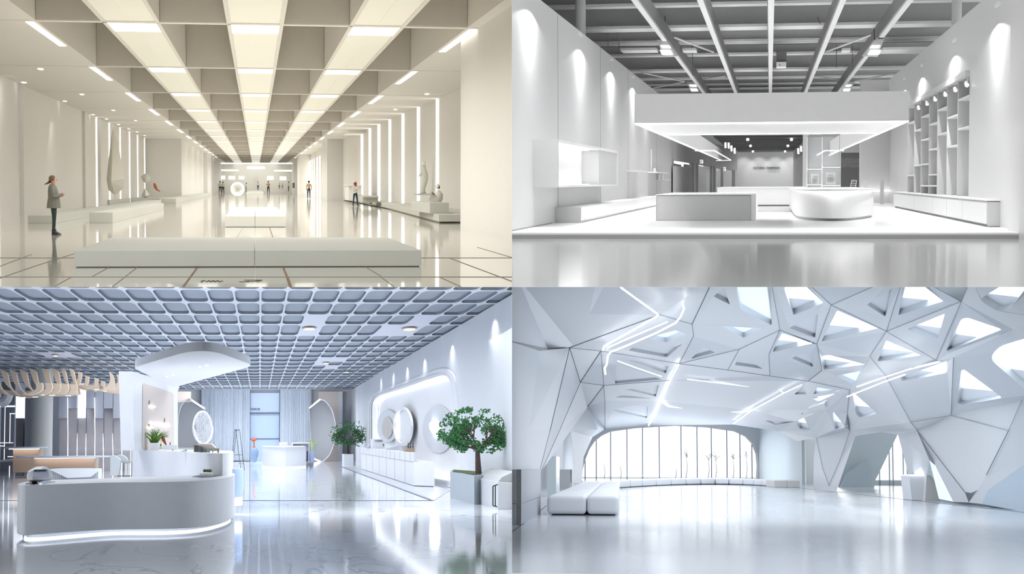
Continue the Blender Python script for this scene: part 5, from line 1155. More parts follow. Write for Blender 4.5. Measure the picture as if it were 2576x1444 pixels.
def hexpot(t, px, D, topy, boty, dd):
    x0, x1, x2 = px; a_ = PD(x0, boty, D+dd); b_ = PF(x1, boty); c_ = PD(x2, boty, D+dd*.3); zt_ = ZD(x1, topy, b_.y)
    P = [(a_.x, a_.y), (b_.x, b_.y), (c_.x, c_.y), (c_.x+.05, c_.y+5), ((a_.x+c_.x)/2, c_.y+8), (a_.x-.1, a_.y+2)]
    m = MB(); m.prism(P, zf, zt_); obj('planter', m, mat('grey_planter', (170, 180, 190), .5), t)
    cx = sum(p[0] for p in P)/6; cy = sum(p[1] for p in P)/6; m = MB(); m.prism([(cx+(x-cx)*.85, cy+(y-cy)*.85) for x, y in P], zt_, zt_+.02); obj('moss', m, mat('moss', (70, 90, 50), .9, var=.5, scale=20), t)
hexpot(t, (1159, 1193, 1241), D, 1196.5, 1270, 3.5)
D = PF(877, 1169).y; t = tree('potted_tree', 'smaller green tree in a grey square planter at the far right corner', D+1, (876, 1143), (876, 1112), (50, 36, (880, 1096)), 3, (0, 0, 0, 1169), 5, 23, .07, leafm)
obj('planter', bx(866, 889.5, 1142.5, 1169, D, 3.5), wall3, t); obj('moss', bx(869, 887, 1141.8, 1142.6, D+.3, 3), bark, t)
# armchair at the right edge
D = PF(1252, 1282).y; t = thing('armchair', 'pale grey boxy armchair with a black side frame cut off at the right edge', 'armchair', tuple(PF(1275, 1288)))
m = MB(); m.ext([PD(x, y, D) for x, y in ((1252, 1283), (1252, 1212), (1300, 1215), (1300, 1296))], (0, 6, 0)); obj('body', m, mat('grey_leather', (186, 190, 196), .5), t, bevel=.015)
m = MB(); m.ext([PD(x, y, D+.3) for x, y in ((1252, 1212), (1262, 1200), (1285, 1189), (1300, 1186), (1300, 1214))], (0, 5, 0)); obj('backrest', m, mat('grey_leather_back', (170, 174, 178), .5), t, bevel=.015)
m = MB(); L = [(1252, 1219), (1240, 1223), (1240, 1272), (1251, 1275)]
for a_, b_ in zip(L, L[1:]): m.bar(PD(*a_, D-.3), PD(*b_, D-.3), .02, .03)
m.bar(PD(1246, 1221, D-.3), PD(1246, 1273, D-.3), .02, .03); obj('side_frame', m, blk, t)
# left zone: fins, counters, column, baffles
D = 107; q = None
XS3 = [147, 170, 194, 216, 238, 260, 284, 306, 329, 345]
for i, (x0, x1) in enumerate(zip(XS3, XS3[1:])):
    y = 1052 if i % 2 == 0 else 1027; t = thing('fin_panel', 'tall grey wall fin panel with a thin edge light, %s from the beige column' % ORD[i], 'wall panel', tuple(PD(x0, 1186, D)), 0, 'tall grey fin panels')
    obj('upper_board', bx(x0+1, x1, 965, y, D, .3), led3s if i == 2 else lilac, t); obj('lower_board', bx(x0+1, x1, y+1, 1186, D+.3, .3), lilacd, t)  # third upper board glows by itself, its brightness painted in
    m = MB(); m.tube([PD(x1, 1130 if i % 3 else 1000, D-.2), PD(x1+.8*math.sin(i), 1090, D-.2), PD(x1, 1130, D-.2), PD(x1, 1185, D-.2)] if i % 3 else [PD(x1, 1000, D-.2), PD(x1+1, 1090, D-.2), PD(x1, 1185, D-.2)], .022, 6); obj('edge_light', m, led3, t)
    obj('ledge', bx(x0+1, x1, 1130, 1131, D-.3, .4), lilac, t)
m = bx(60, 104, 975, 1190, 104, 3); struct('wall_left', m, lilac); struct('wall_left', bx(38, 60, 1052, 1190, 105, 3), lilacd); struct('wall_left', bx(39, 59, 985, 1052, 105, 1), led3s)  # last piece: lit patch of wall painted as a glowing board
m = MB(); c = PF(129, 1186); m.lathe(Vector((c.x-.1, 103, zf)), [(.62, 0), (.62, HC3-zf)], 36); struct('wall_pier', m, mat('cream_column', (204, 206, 204), .5), smooth=True)
struct('wall_left', bx(0, 38, 960, 1190, 109, .3), mat('dark_grey_panel', (120, 124, 136), .5))
for nm, q in (('frame_post', (10, 12, 1023, 1160)), ('frame_post', (23.5, 25.5, 1040, 1114)), ('frame_bar', (24, 37, 1039.5, 1041.5)), ('frame_bar', (0, 37, 1020, 1024)), ('frame_bar', (0, 32, 1113, 1115)), ('frame_bar', (-2, 10, 1121, 1123)), ('frame_bar', (19, 32, 1148, 1150)), ('frame_post', (22, 24, 1172, 1212))):
    struct('trim_7', bx(*q, 108, .2), led3s)  # pale frame lines made to glow, though no lamps
m = MB(); m.tube([PD(x, y, 107) for x, y in smooth_path([Vector((0, 1014)), Vector((14, 1008)), Vector((22, 990))], 6)], .3, 8); solo('hanging_lamp_shell', m, white3, 'curved white hanging shell at the far left under the baffles', 'shell', smooth=True)
m = bx(0, 34, 1157, 1162, 98, 5); solo('low_table', m, white3, 'thin white low table at the far left edge of the lobby', 'table')
for (e0, e1, yt, b0, b1, by0, by1, D, lab) in ((12, 119, 1124, 32, 98, 1129, 1189, 96, 'wood clad counter with a pale oval top at the far left'), (47, 272, 1147, 86, 239, 1151, 1190, 90, 'longer wood clad counter with an oval stone top nearer the desk')):
    t = thing('oval_counter', lab, 'counter', tuple(PD((b0+b1)/2, by1, D))); cx = (e0+e1)/2; p = PD(cx, yt+4, D); rx = (e1-e0)/2*D/F
    m = MB(); m.lathe(p+Vector((0, 0, 0)), [(rx*.97, 0), (rx, .03), (rx, .06), (rx*.98, .08)], 40, sy=.012*D*8/ (e1-e0)*12/ (D/96)); obj('oval_top', m, mat('blue_grey_stone', (186, 196, 212), .2), t, smooth=True)
    obj('body', bx(b0, b1, yt+5, by1, D, 2), woodm, t); obj('led_line', bx(b0-(10 if b0 < 50 else 0), b1, yt+4.5, yt+6.5, D-.3, .2), mat('warm_led3', (255, 245, 235), .4, emit=(255, 246, 238), es=4), t)
D = PF(185, 1207).y; t = thing('low_white_table', 'low white block with fluted corners in front of the wood counters', 'table', tuple(PF(185, 1207)))
obj('body', pxpoly([(128, 1181), (247, 1180), (247, 1207), (128, 1207)], D, 2), wall3, t)
m = pxpoly([(125, 1180), (150, 1178.5), (190, 1178), (230, 1178), (252, 1180), (252, 1182), (228, 1200), (170, 1203), (128, 1183)], D-.2, .2); obj('front_shell', m, white3, t)
m = MB()
for x in list(range(131, 166, 5))+list(range(230, 248, 4)): bx(x, x+1.5, 1186+(0 if x < 200 else (248-x)*.4), 1206, D-.06, .06, m)
obj('flutes', m, white3, t)
D = 78; t = thing('lounge_chair', 'silver grey shell chair with black and chrome legs left of the tall desk', 'chair', tuple(PD(300, 1198, D)))
obj('side_shell', pxpoly(roundpoly([(277, 1197), (277, 1146), (289, 1145), (304, 1157), (298, 1196)], [2, 3, 8, 4, 3], 4), D, .5), mat('silver_grey', (186, 192, 196), .4), t, bevel=.01)
obj('back_shell', pxpoly(roundpoly([(292, 1145), (308, 1144), (320, 1152), (321, 1163), (303, 1165)], [4, 6, 8, 3, 4], 4), D+.7, .5), mat('silver_grey_back', (196, 204, 206), .4), t, bevel=.01)
obj('seat', bx(300, 336, 1160, 1164, D+.1, 1.2), mat('seat_grey', (150, 158, 160), .5), t)
for x in (296, 310.5, 331): obj('leg', bx(x, x+1.6, 1164, 1197.5, D+.1, .06), blk, t)
for x in (299, 314, 322): obj('leg_panel', bx(x, x+6, 1166, 1196, D+.3, .05), chrome, t)
obj('foot_bar', bx(295, 334, 1196.5, 1198.5, D+.1, .06), blk, t)
# wavy baffles
FX = [0, 23, 49, 73, 99, 122, 145, 170]
m_ = bage
def blade(l, D, lab):
    m = MB(); m.ext([PD(x, y, D) for x, y in l], (0, .5, 0)); solo('ceiling_baffle', m, m_, lab, 'ceiling baffle', 'wavy beige ceiling baffles')
for i, x in enumerate([-25, 0, 23, 49, 73, 105, 129, 152, 173]):
    yt = 929-(3 if i > 3 else 0); w = 18 if i < 7 else 13
    C1 = smooth_path([Vector((x, yt)), Vector((x+6, yt+18)), Vector((x+13, yt+36)), Vector((x+27, yt+50)), Vector((x+40, yt+(64 if i < 5 else 54)))], 4)
    C2 = smooth_path([Vector((x+50, yt+(66 if i < 5 else 57))), Vector((x+w+14, yt+52)), Vector((x+w+5, yt+36)), Vector((x+w+1, yt+16)), Vector((x+w-2, yt+7)), Vector((x+4, yt+1))], 4)
    blade(C1+C2, 84+i*.9, 'curved beige hanging ceiling baffle blade, %s from the left edge' % ORD[i])
for i, x in enumerate([88, 112, 133, 153, 175]):
    y = 962+i; C1 = smooth_path([Vector((x, y)), Vector((x+3, y+14)), Vector((x-8, y+24)), Vector((x-32, y+31-i))], 4); C2 = smooth_path([Vector((x-12, y+33-i)), Vector((x+12, y+24)), Vector((x+19, y+12)), Vector((x+17, y+1))], 4)
    blade(C1+C2, 82+i*.8, 'lower beige baffle blade curling leftward, %s from the left' % ORD[i])
for i, x in enumerate([196, 214, 237, 254]):
    y = (934, 944, 949, 957)[i]; C1 = smooth_path([Vector((x, y)), Vector((x, y+16)), Vector((x-6, y+24)), Vector((x-18, y+28)), Vector((x-14, 971))], 4); C2 = smooth_path([Vector((x+2, 971-i*0)), Vector((x+8, y+18)), Vector((x+9, y+3))], 4)
    blade(C1+C2, 92+i*1.5, 'small upright beige baffle blade beside the wave crest, %s from the left' % ORD[i])
for i, x in enumerate([274, 293, 313]):
    y = (935, 941, 950)[i]; C1 = smooth_path([Vector((x, y)), Vector((x+3, y+18)), Vector((x-4, y+36)), Vector((x-20+i*20, y+44-i*4))], 4); C2 = smooth_path([Vector((x+14, y+48-i*4)), Vector((x+13, y+22)), Vector((x+9, y+8))], 4)
    blade(C1+C2, 86+i*1.2, 'tall beige baffle blade beside the tall desk column, %s from the left' % ORD[i])
m = pxpoly([(0, 980), (60, 985), (120, 975), (190, 970), (194, 990), (170, 995), (95, 996), (60, 1000), (0, 990)], 98, 2); pxpoly([(170, 966), (240, 968), (335, 985), (335, 992), (290, 990), (230, 980), (170, 972)], 99, 2, m)
solo('baffle_soffit', m, bage, 'beige underside tying the wavy ceiling baffles together', 'soffit')
for i, (x0, x1, y) in enumerate(((50, 64, 999), (82, 95, 998), (104, 112, 993), (124, 138, 994), (165, 178, 995), (192, 194, 991), (237, 248, 979), (260, 268, 983), (305, 316, 991), (328, 335, 992))):
    m = bx(x0, x1, y, y+1.6, 82, .1); solo('baffle_light', m, led3s, 'tiny light gap under the beige baffles, %s from the left' % ORD[i], 'light', 'light gaps under the baffles')

# ================================================================== HALL FOUR: the faceted white lounge
RM = R4
zf = -RM.h; DW = 165.0
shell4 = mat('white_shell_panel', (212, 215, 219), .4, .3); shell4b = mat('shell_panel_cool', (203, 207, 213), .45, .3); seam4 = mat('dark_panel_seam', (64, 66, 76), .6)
rec4 = mat('recess_side', (238, 243, 248), .4, .3); sky4 = mat('skylight_glow', (236, 244, 252), .3, .5, emit=(236, 246, 255), es=1.9)
sky4s = mat('soft_skylight', (222, 232, 242), .4, .4, emit=(214, 226, 238), es=.55); rec4g = mat('grey_recess', (216, 220, 226), .5)
led4 = mat('strip_light_white', (255, 255, 255), .3, emit=(250, 252, 255), es=3.2); led4s = mat('soft_strip_light', (255, 255, 255), .3, emit=(245, 250, 255), es=1.5)
sofa4 = mat('white_leather', (222, 226, 232), .45, .35); gl4 = mat('wall_glass_grey', (190, 204, 210), .15, .6)
floor4 = mat('white_resin_floor', (202, 208, 216), .10, .75, var=0); nt = floor4.node_tree; b = nt.nodes['Principled BSDF']
tc = nt.nodes.new('ShaderNodeTexCoord'); mp = nt.nodes.new('ShaderNodeMapping'); mp.inputs['Scale'].default_value = (1, .16, 1); n1 = nt.nodes.new('ShaderNodeTexNoise'); n1.inputs['Scale'].default_value = 7; n1.inputs['Detail'].default_value = 6
n2 = nt.nodes.new('ShaderNodeTexNoise'); n2.inputs['Scale'].default_value = .5; bp = nt.nodes.new('ShaderNodeBump'); bp.inputs['Distance'].default_value = .01; bp.inputs['Strength'].default_value = .06
r1 = nt.nodes.new('ShaderNodeMapRange'); r1.inputs['From Min'].default_value = .25; r1.inputs['From Max'].default_value = .75; r1.inputs['To Min'].default_value = .0; r1.inputs['To Max'].default_value = .22
r2 = nt.nodes.new('ShaderNodeMapRange'); r2.inputs['From Min'].default_value = .25; r2.inputs['From Max'].default_value = .75; r2.inputs['To Min'].default_value = .10; r2.inputs['To Max'].default_value = .17
for a_, b_ in ((tc.outputs['Object'], mp.inputs[0]), (mp.outputs[0], n1.inputs['Vector']), (mp.outputs[0], n2.inputs['Vector']), (n1.outputs['Fac'], bp.inputs['Height']), (n2.outputs['Fac'], r1.inputs['Value']), (n2.outputs['Fac'], r2.inputs['Value']),
               (r2.outputs[0], b.inputs['Roughness']), (bp.outputs[0], b.inputs['Normal'])): nt.links.new(a_, b_)
m = MB(); m.box(-5, 16, 20, DW+20, zf-.2, zf); fl = struct('floor', m, floor4)
ZC4, XR, XL4 = 4.2, 11.3, -2.3
def V4(px, py):
    r = ray(px, py); c = [DW-1]
    if r.z > 0: c.append(ZC4/r.z)
    if r.x > 0:
        c.append(XR/r.x); k = (ZC4-1.6)/(XR-8.2)                # slanted shoulder: from (XR, 1.6) to (8.2, ZC4)
        dn = r.z+k*r.x
        if dn > 0: c.append((1.6+k*XR)/dn)
    if r.x < 0: c.append(XL4/r.x)
    return r*min(c)
NODE = {}; rn4 = random.Random(12)
def nd(p, amp=.05):
    if p not in NODE:
        v = V4(*p); q = 1+rn4.uniform(-amp, amp)
        if v.y > DW-3 or p[1] > 1160: q = 1
        NODE[p] = v*q
    return NODE[p]
WN = [10]
for _p in ((1709, 915), (1831, 931), (1937, 946), (2033, 959), (1686, 957), (1519, 970), (1433, 875), (1440, 868), (1378, 878), (1934, 893), (2068, 932), (1741, 816), (1745, 846), (2418, 759), (2548, 828), (2443, 700), (2398, 900), (1663, 1009), (1893, 1032), (1632, 1070), (1845, 1068), (1522, 1008), (1522, 1080), (2138, 1083), (2131, 1040), (2112, 1160), (2085, 1222), (2070, 1180), (2053, 1102), (2080, 1030), (2307, 1083), (2259, 1094), (2216, 1087), (2152, 1097), (2137, 981)): nd(_p, 0)
def plane(pts):
    c = sum(pts, Vector())/len(pts); n = Vector()
    for i in range(len(pts)): n += (pts[i]-c).cross(pts[(i+1) % len(pts)]-c)
    return c, n.normalized()
def onpl(px, py, pl): r = ray(px, py); d = pl[1].dot(r); return r*(pl[1].dot(pl[0])/d)
def panel(poly, holes=(), mt=None, amp=.05, name='ceiling_panel', off=None):
    P3 = [nd(p, amp) for p in poly]; pl = plane(P3)
    nrm = pl[1] if pl[1].dot(pl[0]) > 0 else -pl[1]
    H = []
    for h in holes:
        pts = roundpoly(h[0], h[2] if len(h) > 2 else 3, 4); H.append([(p.x, p.y) for p in pts])
    flat_ = [tuple(p) for p in poly]; lut = {p: v for p, v in zip(flat_, P3)}
    m = holed(MB(), flat_, H, lambda u, v: lut.get((u, v)) or onpl(u, v, pl)); 
    if name == 'wall': struct('wall_right' if poly[0][0] > 1900 else 'wall_left', m, mt or shell4)
    else: struct('ceiling', m, mt or shell4)
    for h, hp in zip(holes, H):
        lo = [onpl(u, v, pl) for u, v in hp]; d = nrm*(.17 if h[1] != 'g' else .12)
        hi = [v+d for v in lo]; m = MB(); m.loft([lo, hi], cap=False); struct('skylight_reveal', m, rec4 if h[1] != 'g' else shell4)
        if h[1] == 'S':                                         # skylight whose light fades downward
            n = len(hi); c = sum(hi, Vector())/n
        m = MB(); m.poly(hi)
        if h[1] == 'S':                                         # fading skylight imitated: upper part glows, the rest stays plain white
            ys = [p[1] for p in hp]; ym = min(max(ys), max(min(ys), 722))*0+max(min(ys), 716)+(max(ys)-max(min(ys), 716))*.66; sl = .12
            def side(p): return ym+sl*((p[0]-sum(q[0] for q in hp)/len(hp)))-p[1]
            up, dn = [], []
            for i in range(len(hp)):
                a, b2_ = hp[i], hp[(i+1) % len(hp)]; va, vb = hi[i], hi[(i+1) % len(hp)]; sa, sb = side(a), side(b2_)
                (up if sa >= 0 else dn).append(va)
                if (sa >= 0) != (sb >= 0): c = va.lerp(vb, sa/(sa-sb)); up.append(c); dn.append(c)
            if len(up) > 2 and len(dn) > 2:
                m = MB(); m.poly(dn); struct('skylight_fade', m, rec4); m = MB(); m.poly(up)
        struct('window_%d' % WN[0], m, {'S': sky4, 's': sky4s, 'g': rec4g}[h[1]]); WN[0] += 1
    return pl
A, B, C, Dn4, E = (1433, 875), (1512, 883), (1460, 962), (1519, 970), (1479, 1023)
Fp, G, G2, H_, I_ = (1660, 792), (1741, 816), (1745, 846), (1709, 915), (1686, 957)
J, K, L_, M_, M2 = (1860, 879), (1831, 931), (1962, 831), (1934, 893), (1937, 946)
N, O, P_, Q_, R_ = (2091, 768), (2055, 866), (2068, 932), (2033, 959), (2230, 834)
S4, T4, U, V_, W = (2188, 897), (2228, 945), (2418, 759), (2355, 906), (2137, 981)
X1, Y1, Z1, Z2 = (2548, 828), (2398, 900), (2392, 1045), (2291, 1062)
panel([(1796, 700), (1938, 700), L_, J, G2, G], [([(1795, 746), (1821, 722), (1836, 766)], 'g', 3), ([(1846, 706), (1863, 778), (1942, 819), (1928, 706)], 's', 5), ([(1815, 820), (1920, 827), (1870, 850)], 's', 4)])
panel([G2, J, H_], [([(1738, 903), (1769, 873), (1800, 887)], 'g', 4)], shell4b)
panel([H_, J, K]); panel([J, L_, M_, M2, K], [([(1848, 918), (1862, 896), (1919, 928)], 'g', 3)])
panel([(1938, 700), (2017, 700), N, O, L_], [([(1964, 706), (1996, 793), (2072, 762), (2012, 706)], 'S', 4), ([(1985, 825), (2058, 790), (2051, 850)], 'g', 4)])
panel([L_, O, P_, Q_, M2, M_], [([(1943, 886), (1967, 838), (2045, 864)], 'S', 4), ([(1991, 901), (2018, 890), (2036, 893), (2046, 924)], 'g', 5)], shell4b)
panel([N, R_, O], [([(2066, 860), (2106, 781), (2210, 826)], 'S', 5)]); panel([O, R_, S4], [], shell4b)
panel([O, S4, T4, W, Q_, P_], [([(2071, 930), (2068, 895), (2086, 893), (2178, 917)], 'S', 5), ([(2101, 946), (2165, 933), (2148, 968)], 's', 4)])
panel([N, (2246, 700), (2272, 700), R_], [([(2180, 767), (2243, 726), (2228, 797)], 'g', 5)]); panel([(2017, 700), (2246, 700), N], [], shell4b)
panel([R_, (2272, 700), (2310, 700), U], [([(2260, 793), (2281, 706), (2306, 706), (2374, 758)], 'S', 4)], shell4b)
panel([R_, U, V_], [([(2282, 828), (2377, 789), (2357, 858)], 'S', 4)]); panel([R_, V_, T4, S4], [([(2206, 910), (2229, 856), (2318, 894)], 'S', 6)])
panel([U, X1, Y1, V_], [([(2379, 884), (2418, 802), (2434, 799), (2522, 829)], 'S', 8)], shell4b)
panel([U, (2443, 700), (2620, 700), (2620, 800), X1], [([(2462, 754), (2530, 712), (2590, 706), (2584, 722), (2537, 780), (2512, 785)], 'S', 14)])
panel([Y1, X1, (2620, 800), (2620, 1035), (2571, 1006), Z1], [([(2488, 902), (2512, 872), (2576, 852), (2610, 846), (2610, 1000), (2576, 976)], 'S', 22), ([(2408, 1016), (2418, 930), (2426, 930), (2522, 1001), (2424, 1019)], 'S', 8)], shell4b)
panel([T4, V_, Y1, Z1, Z2], [([(2264, 951), (2382, 908), (2382, 938), (2270, 960)], 'S', 6)])
panel([W, T4, Z2, (2307, 1083), (2259, 1094), (2216, 1087), (2152, 1097), (2138, 1083), (2131, 1040)], [([(2144, 985), (2206, 1040), (2164, 1052), (2153, 1042)], 'S', 7)], name='wall')
panel([W, (2131, 1040), (2138, 1083), (2112, 1160), (2085, 1222), (2070, 1180), (2053, 1102), (2080, 1030)], [([(2095, 1034), (2127, 1075), (2099, 1081)], 'S', 6)], shell4b, name='wall', amp=.015)
# lower right walls
def wall4(l, mt=None, amp=.02, holes=()): panel(l, holes, mt, amp, 'wall')
b1, b2 = (2307, 1083), (2571, 1006)
wall4([Z2, Z1, b2, (2537, 1083), (2481, 1195), (2458, 1234), (2443, 1241), (2427, 1238), b1])
wall4([b2, (2620, 1035), (2620, 1170), (2576, 1168), (2485, 1233), (2470, 1268), (2437, 1264), (2458, 1234), (2481, 1195), (2537, 1083)], shell4b)
wall4([(2620, 1170), (2620, 1296), (2470, 1268), (2485, 1233), (2576, 1168)], mat('blue_grey_shell', (176, 192, 206), .4))
wall4([b1, (2427, 1238), (2437, 1264), (2398, 1262), (2352, 1170), (2338, 1158), (2331, 1196), (2286, 1196), (2259, 1094)], shell4b)
wall4([(2053, 1102), (2070, 1180), (2085, 1222), (2112, 1160), (2138, 1083), (2152, 1097), (2104, 1236), (2046, 1230), (2047, 1150)])
wall4([(2338, 1158), (2352, 1170), (2398, 1262), (2362, 1255), (2350, 1206)], sky4s)
# side room seen through the arch
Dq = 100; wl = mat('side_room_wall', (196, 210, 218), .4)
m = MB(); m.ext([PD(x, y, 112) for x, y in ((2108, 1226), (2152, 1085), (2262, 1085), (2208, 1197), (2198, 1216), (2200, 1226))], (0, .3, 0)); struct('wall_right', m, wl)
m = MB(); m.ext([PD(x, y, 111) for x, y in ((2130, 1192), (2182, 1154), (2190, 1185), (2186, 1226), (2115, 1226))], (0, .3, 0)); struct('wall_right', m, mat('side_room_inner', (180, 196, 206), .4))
m = MB(); m.box(17, 34, 126, 126.3, zf, 5); daylight = mat('daylight_beyond', (255, 255, 255), .5, emit=(248, 252, 255), es=1.6); struct('window_7', m, daylight)
m = MB(); m.box(11.5, 40, 60, 127, zf-.2, zf-.001); struct('floor', m, floor4)
m = MB()
for px in (2212, 2237, 2246, 2272, 2282): p = PD(px, 1150, 124); m.box(p.x-.05, p.x+.05, 124, 124.2, zf, 4.5)
m.box(16, 30, 124, 124.3, zf, zf+.35); struct('window_frame', m, gl4)
# pedestal under the arch
t = thing('pedestal_desk', 'small angular white pedestal desk with a bright top under the arch on the right', 'pedestal', tuple(PF(2310, 1258)))
D = PF(2310, 1259).y; m = MB(); m.ext([PD(x, y, D) for x, y in ((2287, 1197), (2328, 1197), (2327, 1259), (2294, 1258))], (0, 2, 0)); obj('body', m, sofa4, t)
m = MB(); m.ext([PD(x, y, D-.1) for x, y in ((2287, 1197), (2287, 1195), (2331, 1194), (2331, 1197))], (0, 2.2, 0)); obj('top', m, led4s, t)  # desk top glows by itself, its brightness painted in
m = MB(); m.ext([PD(x, y, D-.6) for x, y in ((2331, 1196), (2341, 1196), (2351, 1208), (2367, 1261), (2327, 1261))], (0, 2.5, 0)); obj('side_block', m, mat('warm_white_block', (220, 220, 218), .5), t)
# left part of the shell
T0 = 700
panel([(1270, T0), (1303, T0), (1378, 878), (1270, 855)], [], rec4g, .01); panel([(1303, T0), (1500, T0), (1483, 790), (1440, 868), (1378, 878)], [], shell4, .02)
panel([(1500, T0), (1530, T0), Fp, (1483, 790)], [], shell4b); panel([(1483, 790), Fp, A, (1440, 868)], [], shell4); panel([(1440, 868), A, (1378, 878)], [], shell4)
panel([(1530, T0), (1796, T0), G, Fp]); 
panel([Fp, G, G2, H_, B, A], [([(1636, 854), (1655, 843), (1699, 831), (1728, 840), (1676, 862)], 's', 4), ([(1580, 882), (1600, 868), (1700, 872), (1717, 865), (1678, 899)], 'g', 6)], shell4)
panel([B, H_, I_, Dn4], [([(1578, 905), (1682, 921), (1675, 940)], 'g', 3), ([(1549, 915), (1600, 931), (1664, 955), (1547, 965)], 'g', 2)], shell4b)
panel([Dn4, I_, (1663, 1009), (1522, 1008)], [([(1573, 980), (1658, 968), (1650, 998)], 'g', 3), ([(1548, 1000), (1568, 993), (1640, 1003)], 'g', 3)])
panel([(1522, 1008), (1663, 1009), (1632, 1070), (1522, 1080)], [([(1538, 1032), (1590, 1020), (1630, 1022), (1628, 1052)], 'g', 4)], shell4b)
panel([H_, K, M2, Q_, (1893, 1032), (1663, 1009), I_], [], shell4, .0); panel([(1663, 1009), (1893, 1032), (1845, 1068), (1632, 1070)], [], shell4b, .0)
panel([Q_, W, (2080, 1030), (2000, 1060), (1893, 1032)], [([(2046, 992), (2052, 974), (2114, 983)], 's', 4), ([(1998, 992), (2019, 975), (2029, 992)], 'g', 2), ([(2042, 1000), (2107, 989), (2058, 1010)], 's', 4)]); panel([(1893, 1032), (2000, 1060), (1960, 1085), (1845, 1068)], [([(1925, 1058), (1985, 1062), (1950, 1070)], 'g', 3)], shell4b)
panel([(2080, 1030), (2053, 1102), (2005, 1110), (1960, 1085), (2000, 1060)], [([(2031, 1028), (2074, 1014), (2075, 1030), (2036, 1038)], 'S', 3), ([(2006, 1042), (2015, 1038), (2040, 1085), (2010, 1078)], 'S', 4)], amp=.0)
wall4([(1270, 855), (1358, 883), (1331, 1083), (1342, 1190), (1342, 1292), (1270, 1340)], rec4g, 0)
wall4([(1358, 883), (1378, 878), A, (1384, 1083), (1358, 1185), (1347, 1294), (1342, 1292), (1342, 1190), (1331, 1083)], shell4, .0)
wall4([A, C, (1408, 1083), (1363, 1183), (1358, 1185), (1384, 1083)], shell4b, .0)
panel([A, B, C], [], shell4, .02); panel([B, Dn4, C], [], shell4b, .02); panel([C, Dn4, E], [], shell4, .02); wall4([C, E, (1436, 1083), (1363, 1183), (1408, 1083)], shell4, .0)
panel([Dn4, (1522, 1008), (1522, 1080), (1490, 1100), (1436, 1083), E], [], shell4b, .0)
wall4([(1436, 1083), (1490, 1100), (1468, 1150), (1463, 1215), (1440, 1215), (1445, 1160)], shell4, 0)
m = MB(); m.box(-4.4, -4.2, 30, DW, zf, 4.2); struct('wall_left', m, rec4g)
m = MB(); m.box(-5, -4.3, 20, 45, zf, 4.2); m.box(-5, 13, 28, DW+2, 4.95, 5.1); struct('ceiling', m, shell4b)  # outer hull, added out of view to keep sky light out
m = MB(); m.box(12.9, 13.1, 28, 78, zf, 5); m.box(12.9, 13.1, 126, DW+2, zf, 5); struct('wall_right', m, wl)  # sides of the added outer hull, also there to block sky light
# seams
SE = [(A, B), (A, C), (B, C), (B, Dn4), (C, Dn4), (Dn4, E), (A, Fp), (A, (1384, 1083)), ((1384, 1083), (1358, 1185)), ((1358, 1185), (1347, 1294)), (C, (1408, 1083)), ((1408, 1083), (1363, 1183)), ((1378, 878), A), ((1270, 855), (1378, 878)), (Fp, G),
      (G, (1796, 700)), (G, G2), (G2, H_), (H_, J), (J, K), (J, L_), (H_, K), (K, M2), (M2, Q_), (L_, (1938, 700)), (L_, M_), (M_, M2), (L_, O), (O, N), (N, (2017, 700)), (N, (2246, 700)), (N, R_), (R_, (2272, 700)), (R_, U), (R_, S4), (S4, T4), (R_, V_), (V_, U), (U, (2310, 700)), (U, (2443, 700)),
      (O, P_), (P_, Q_), (Q_, W), (T4, Z2), (Z2, (2307, 1083)), ((2307, 1083), (2427, 1238)), ((2427, 1238), (2443, 1241)), ((2443, 1241), (2458, 1234)), ((2481, 1195), (2537, 1083)), ((2537, 1083), (2571, 1006)), (Y1, Z1), (Z1, Z2), (Dn4, I_), ((1522, 1008), Dn4), ((1522, 1008), (1522, 1080)), (W, (2131, 1040)), ((2131, 1040), (2138, 1083)),
      ((2053, 1102), (2070, 1180)), ((2070, 1180), (2085, 1222)), ((2085, 1222), (2112, 1160)), ((2112, 1160), (2138, 1083)), (Z1, (2537, 1083)), (B, H_), (H_, I_)]
thick = {(A, (1384, 1083)), (A, C), (G, (1796, 700)), (Dn4, E), ((2307, 1083), (2427, 1238)), ((2481, 1195), (2537, 1083)), (A, Fp), (A, B), (B, C)}
m = MB(); m2 = MB()
for a_, b_ in SE:
    if a_ not in NODE or b_ not in NODE: continue
    p = NODE[a_]*.996; q = NODE[b_]*.996; big = (a_, b_) in thick; (m2 if big else m).tube([p, q], [p.y*(.8 if big else .55)/F, q.y*(.8 if big else .55)/F], 5)
struct('ceiling_seam', m, mat('grey_panel_seam', (110, 112, 124), .6)); struct('ceiling_seam', m2, seam4)
# strip lights
def tube4(l, r, lab, mt=None, sm=False, k=.99):
    l2 = [Vector(q) for q in l]
    P = [V4(q[0], q[1])*k for q in (smooth_path(l2, 4) if sm else l2)]
    # walk between the points so that the strip keeps to the shell
    m = MB(); m.tube(P, [p.y*r/F for p in P], 8); solo('strip_light', m, mt or led4, lab, 'strip light')
tube4([(1551, 704), (1563, 724), (1600, 751), (1653, 789), (1656, 793), (1650, 797), (1600, 826), (1520, 871), (1517, 880)], 2.3, 'long bent glowing strip light turning a sharp corner at the upper left of the lounge', k=.93)
tube4([(1719, 757), (1717, 763), (1721, 776), (1712, 797), (1700, 812), (1650, 838), (1580, 868), (1535, 886), (1529, 896), (1526, 918), (1521, 926), (1523, 941)], 2.3, 'crooked glowing strip light with a hooked upper end on the lounge ceiling', k=.93)
tube4([(1678, 810), (1600, 843), (1530, 874)], 2, 'short soft strip light running between two brighter ones', led4s, k=.93)
tube4([(1554, 908), (1600, 925), (1664, 947)], 1.4, 'thin straight strip light crossing the left triangular recesses', k=.93)
tube4([(1707, 917), (1686, 957), (1663, 1009), (1638, 1058), (1632, 1070)], 1.9, 'long strip light running down the ceiling toward the window, left one', k=.95)
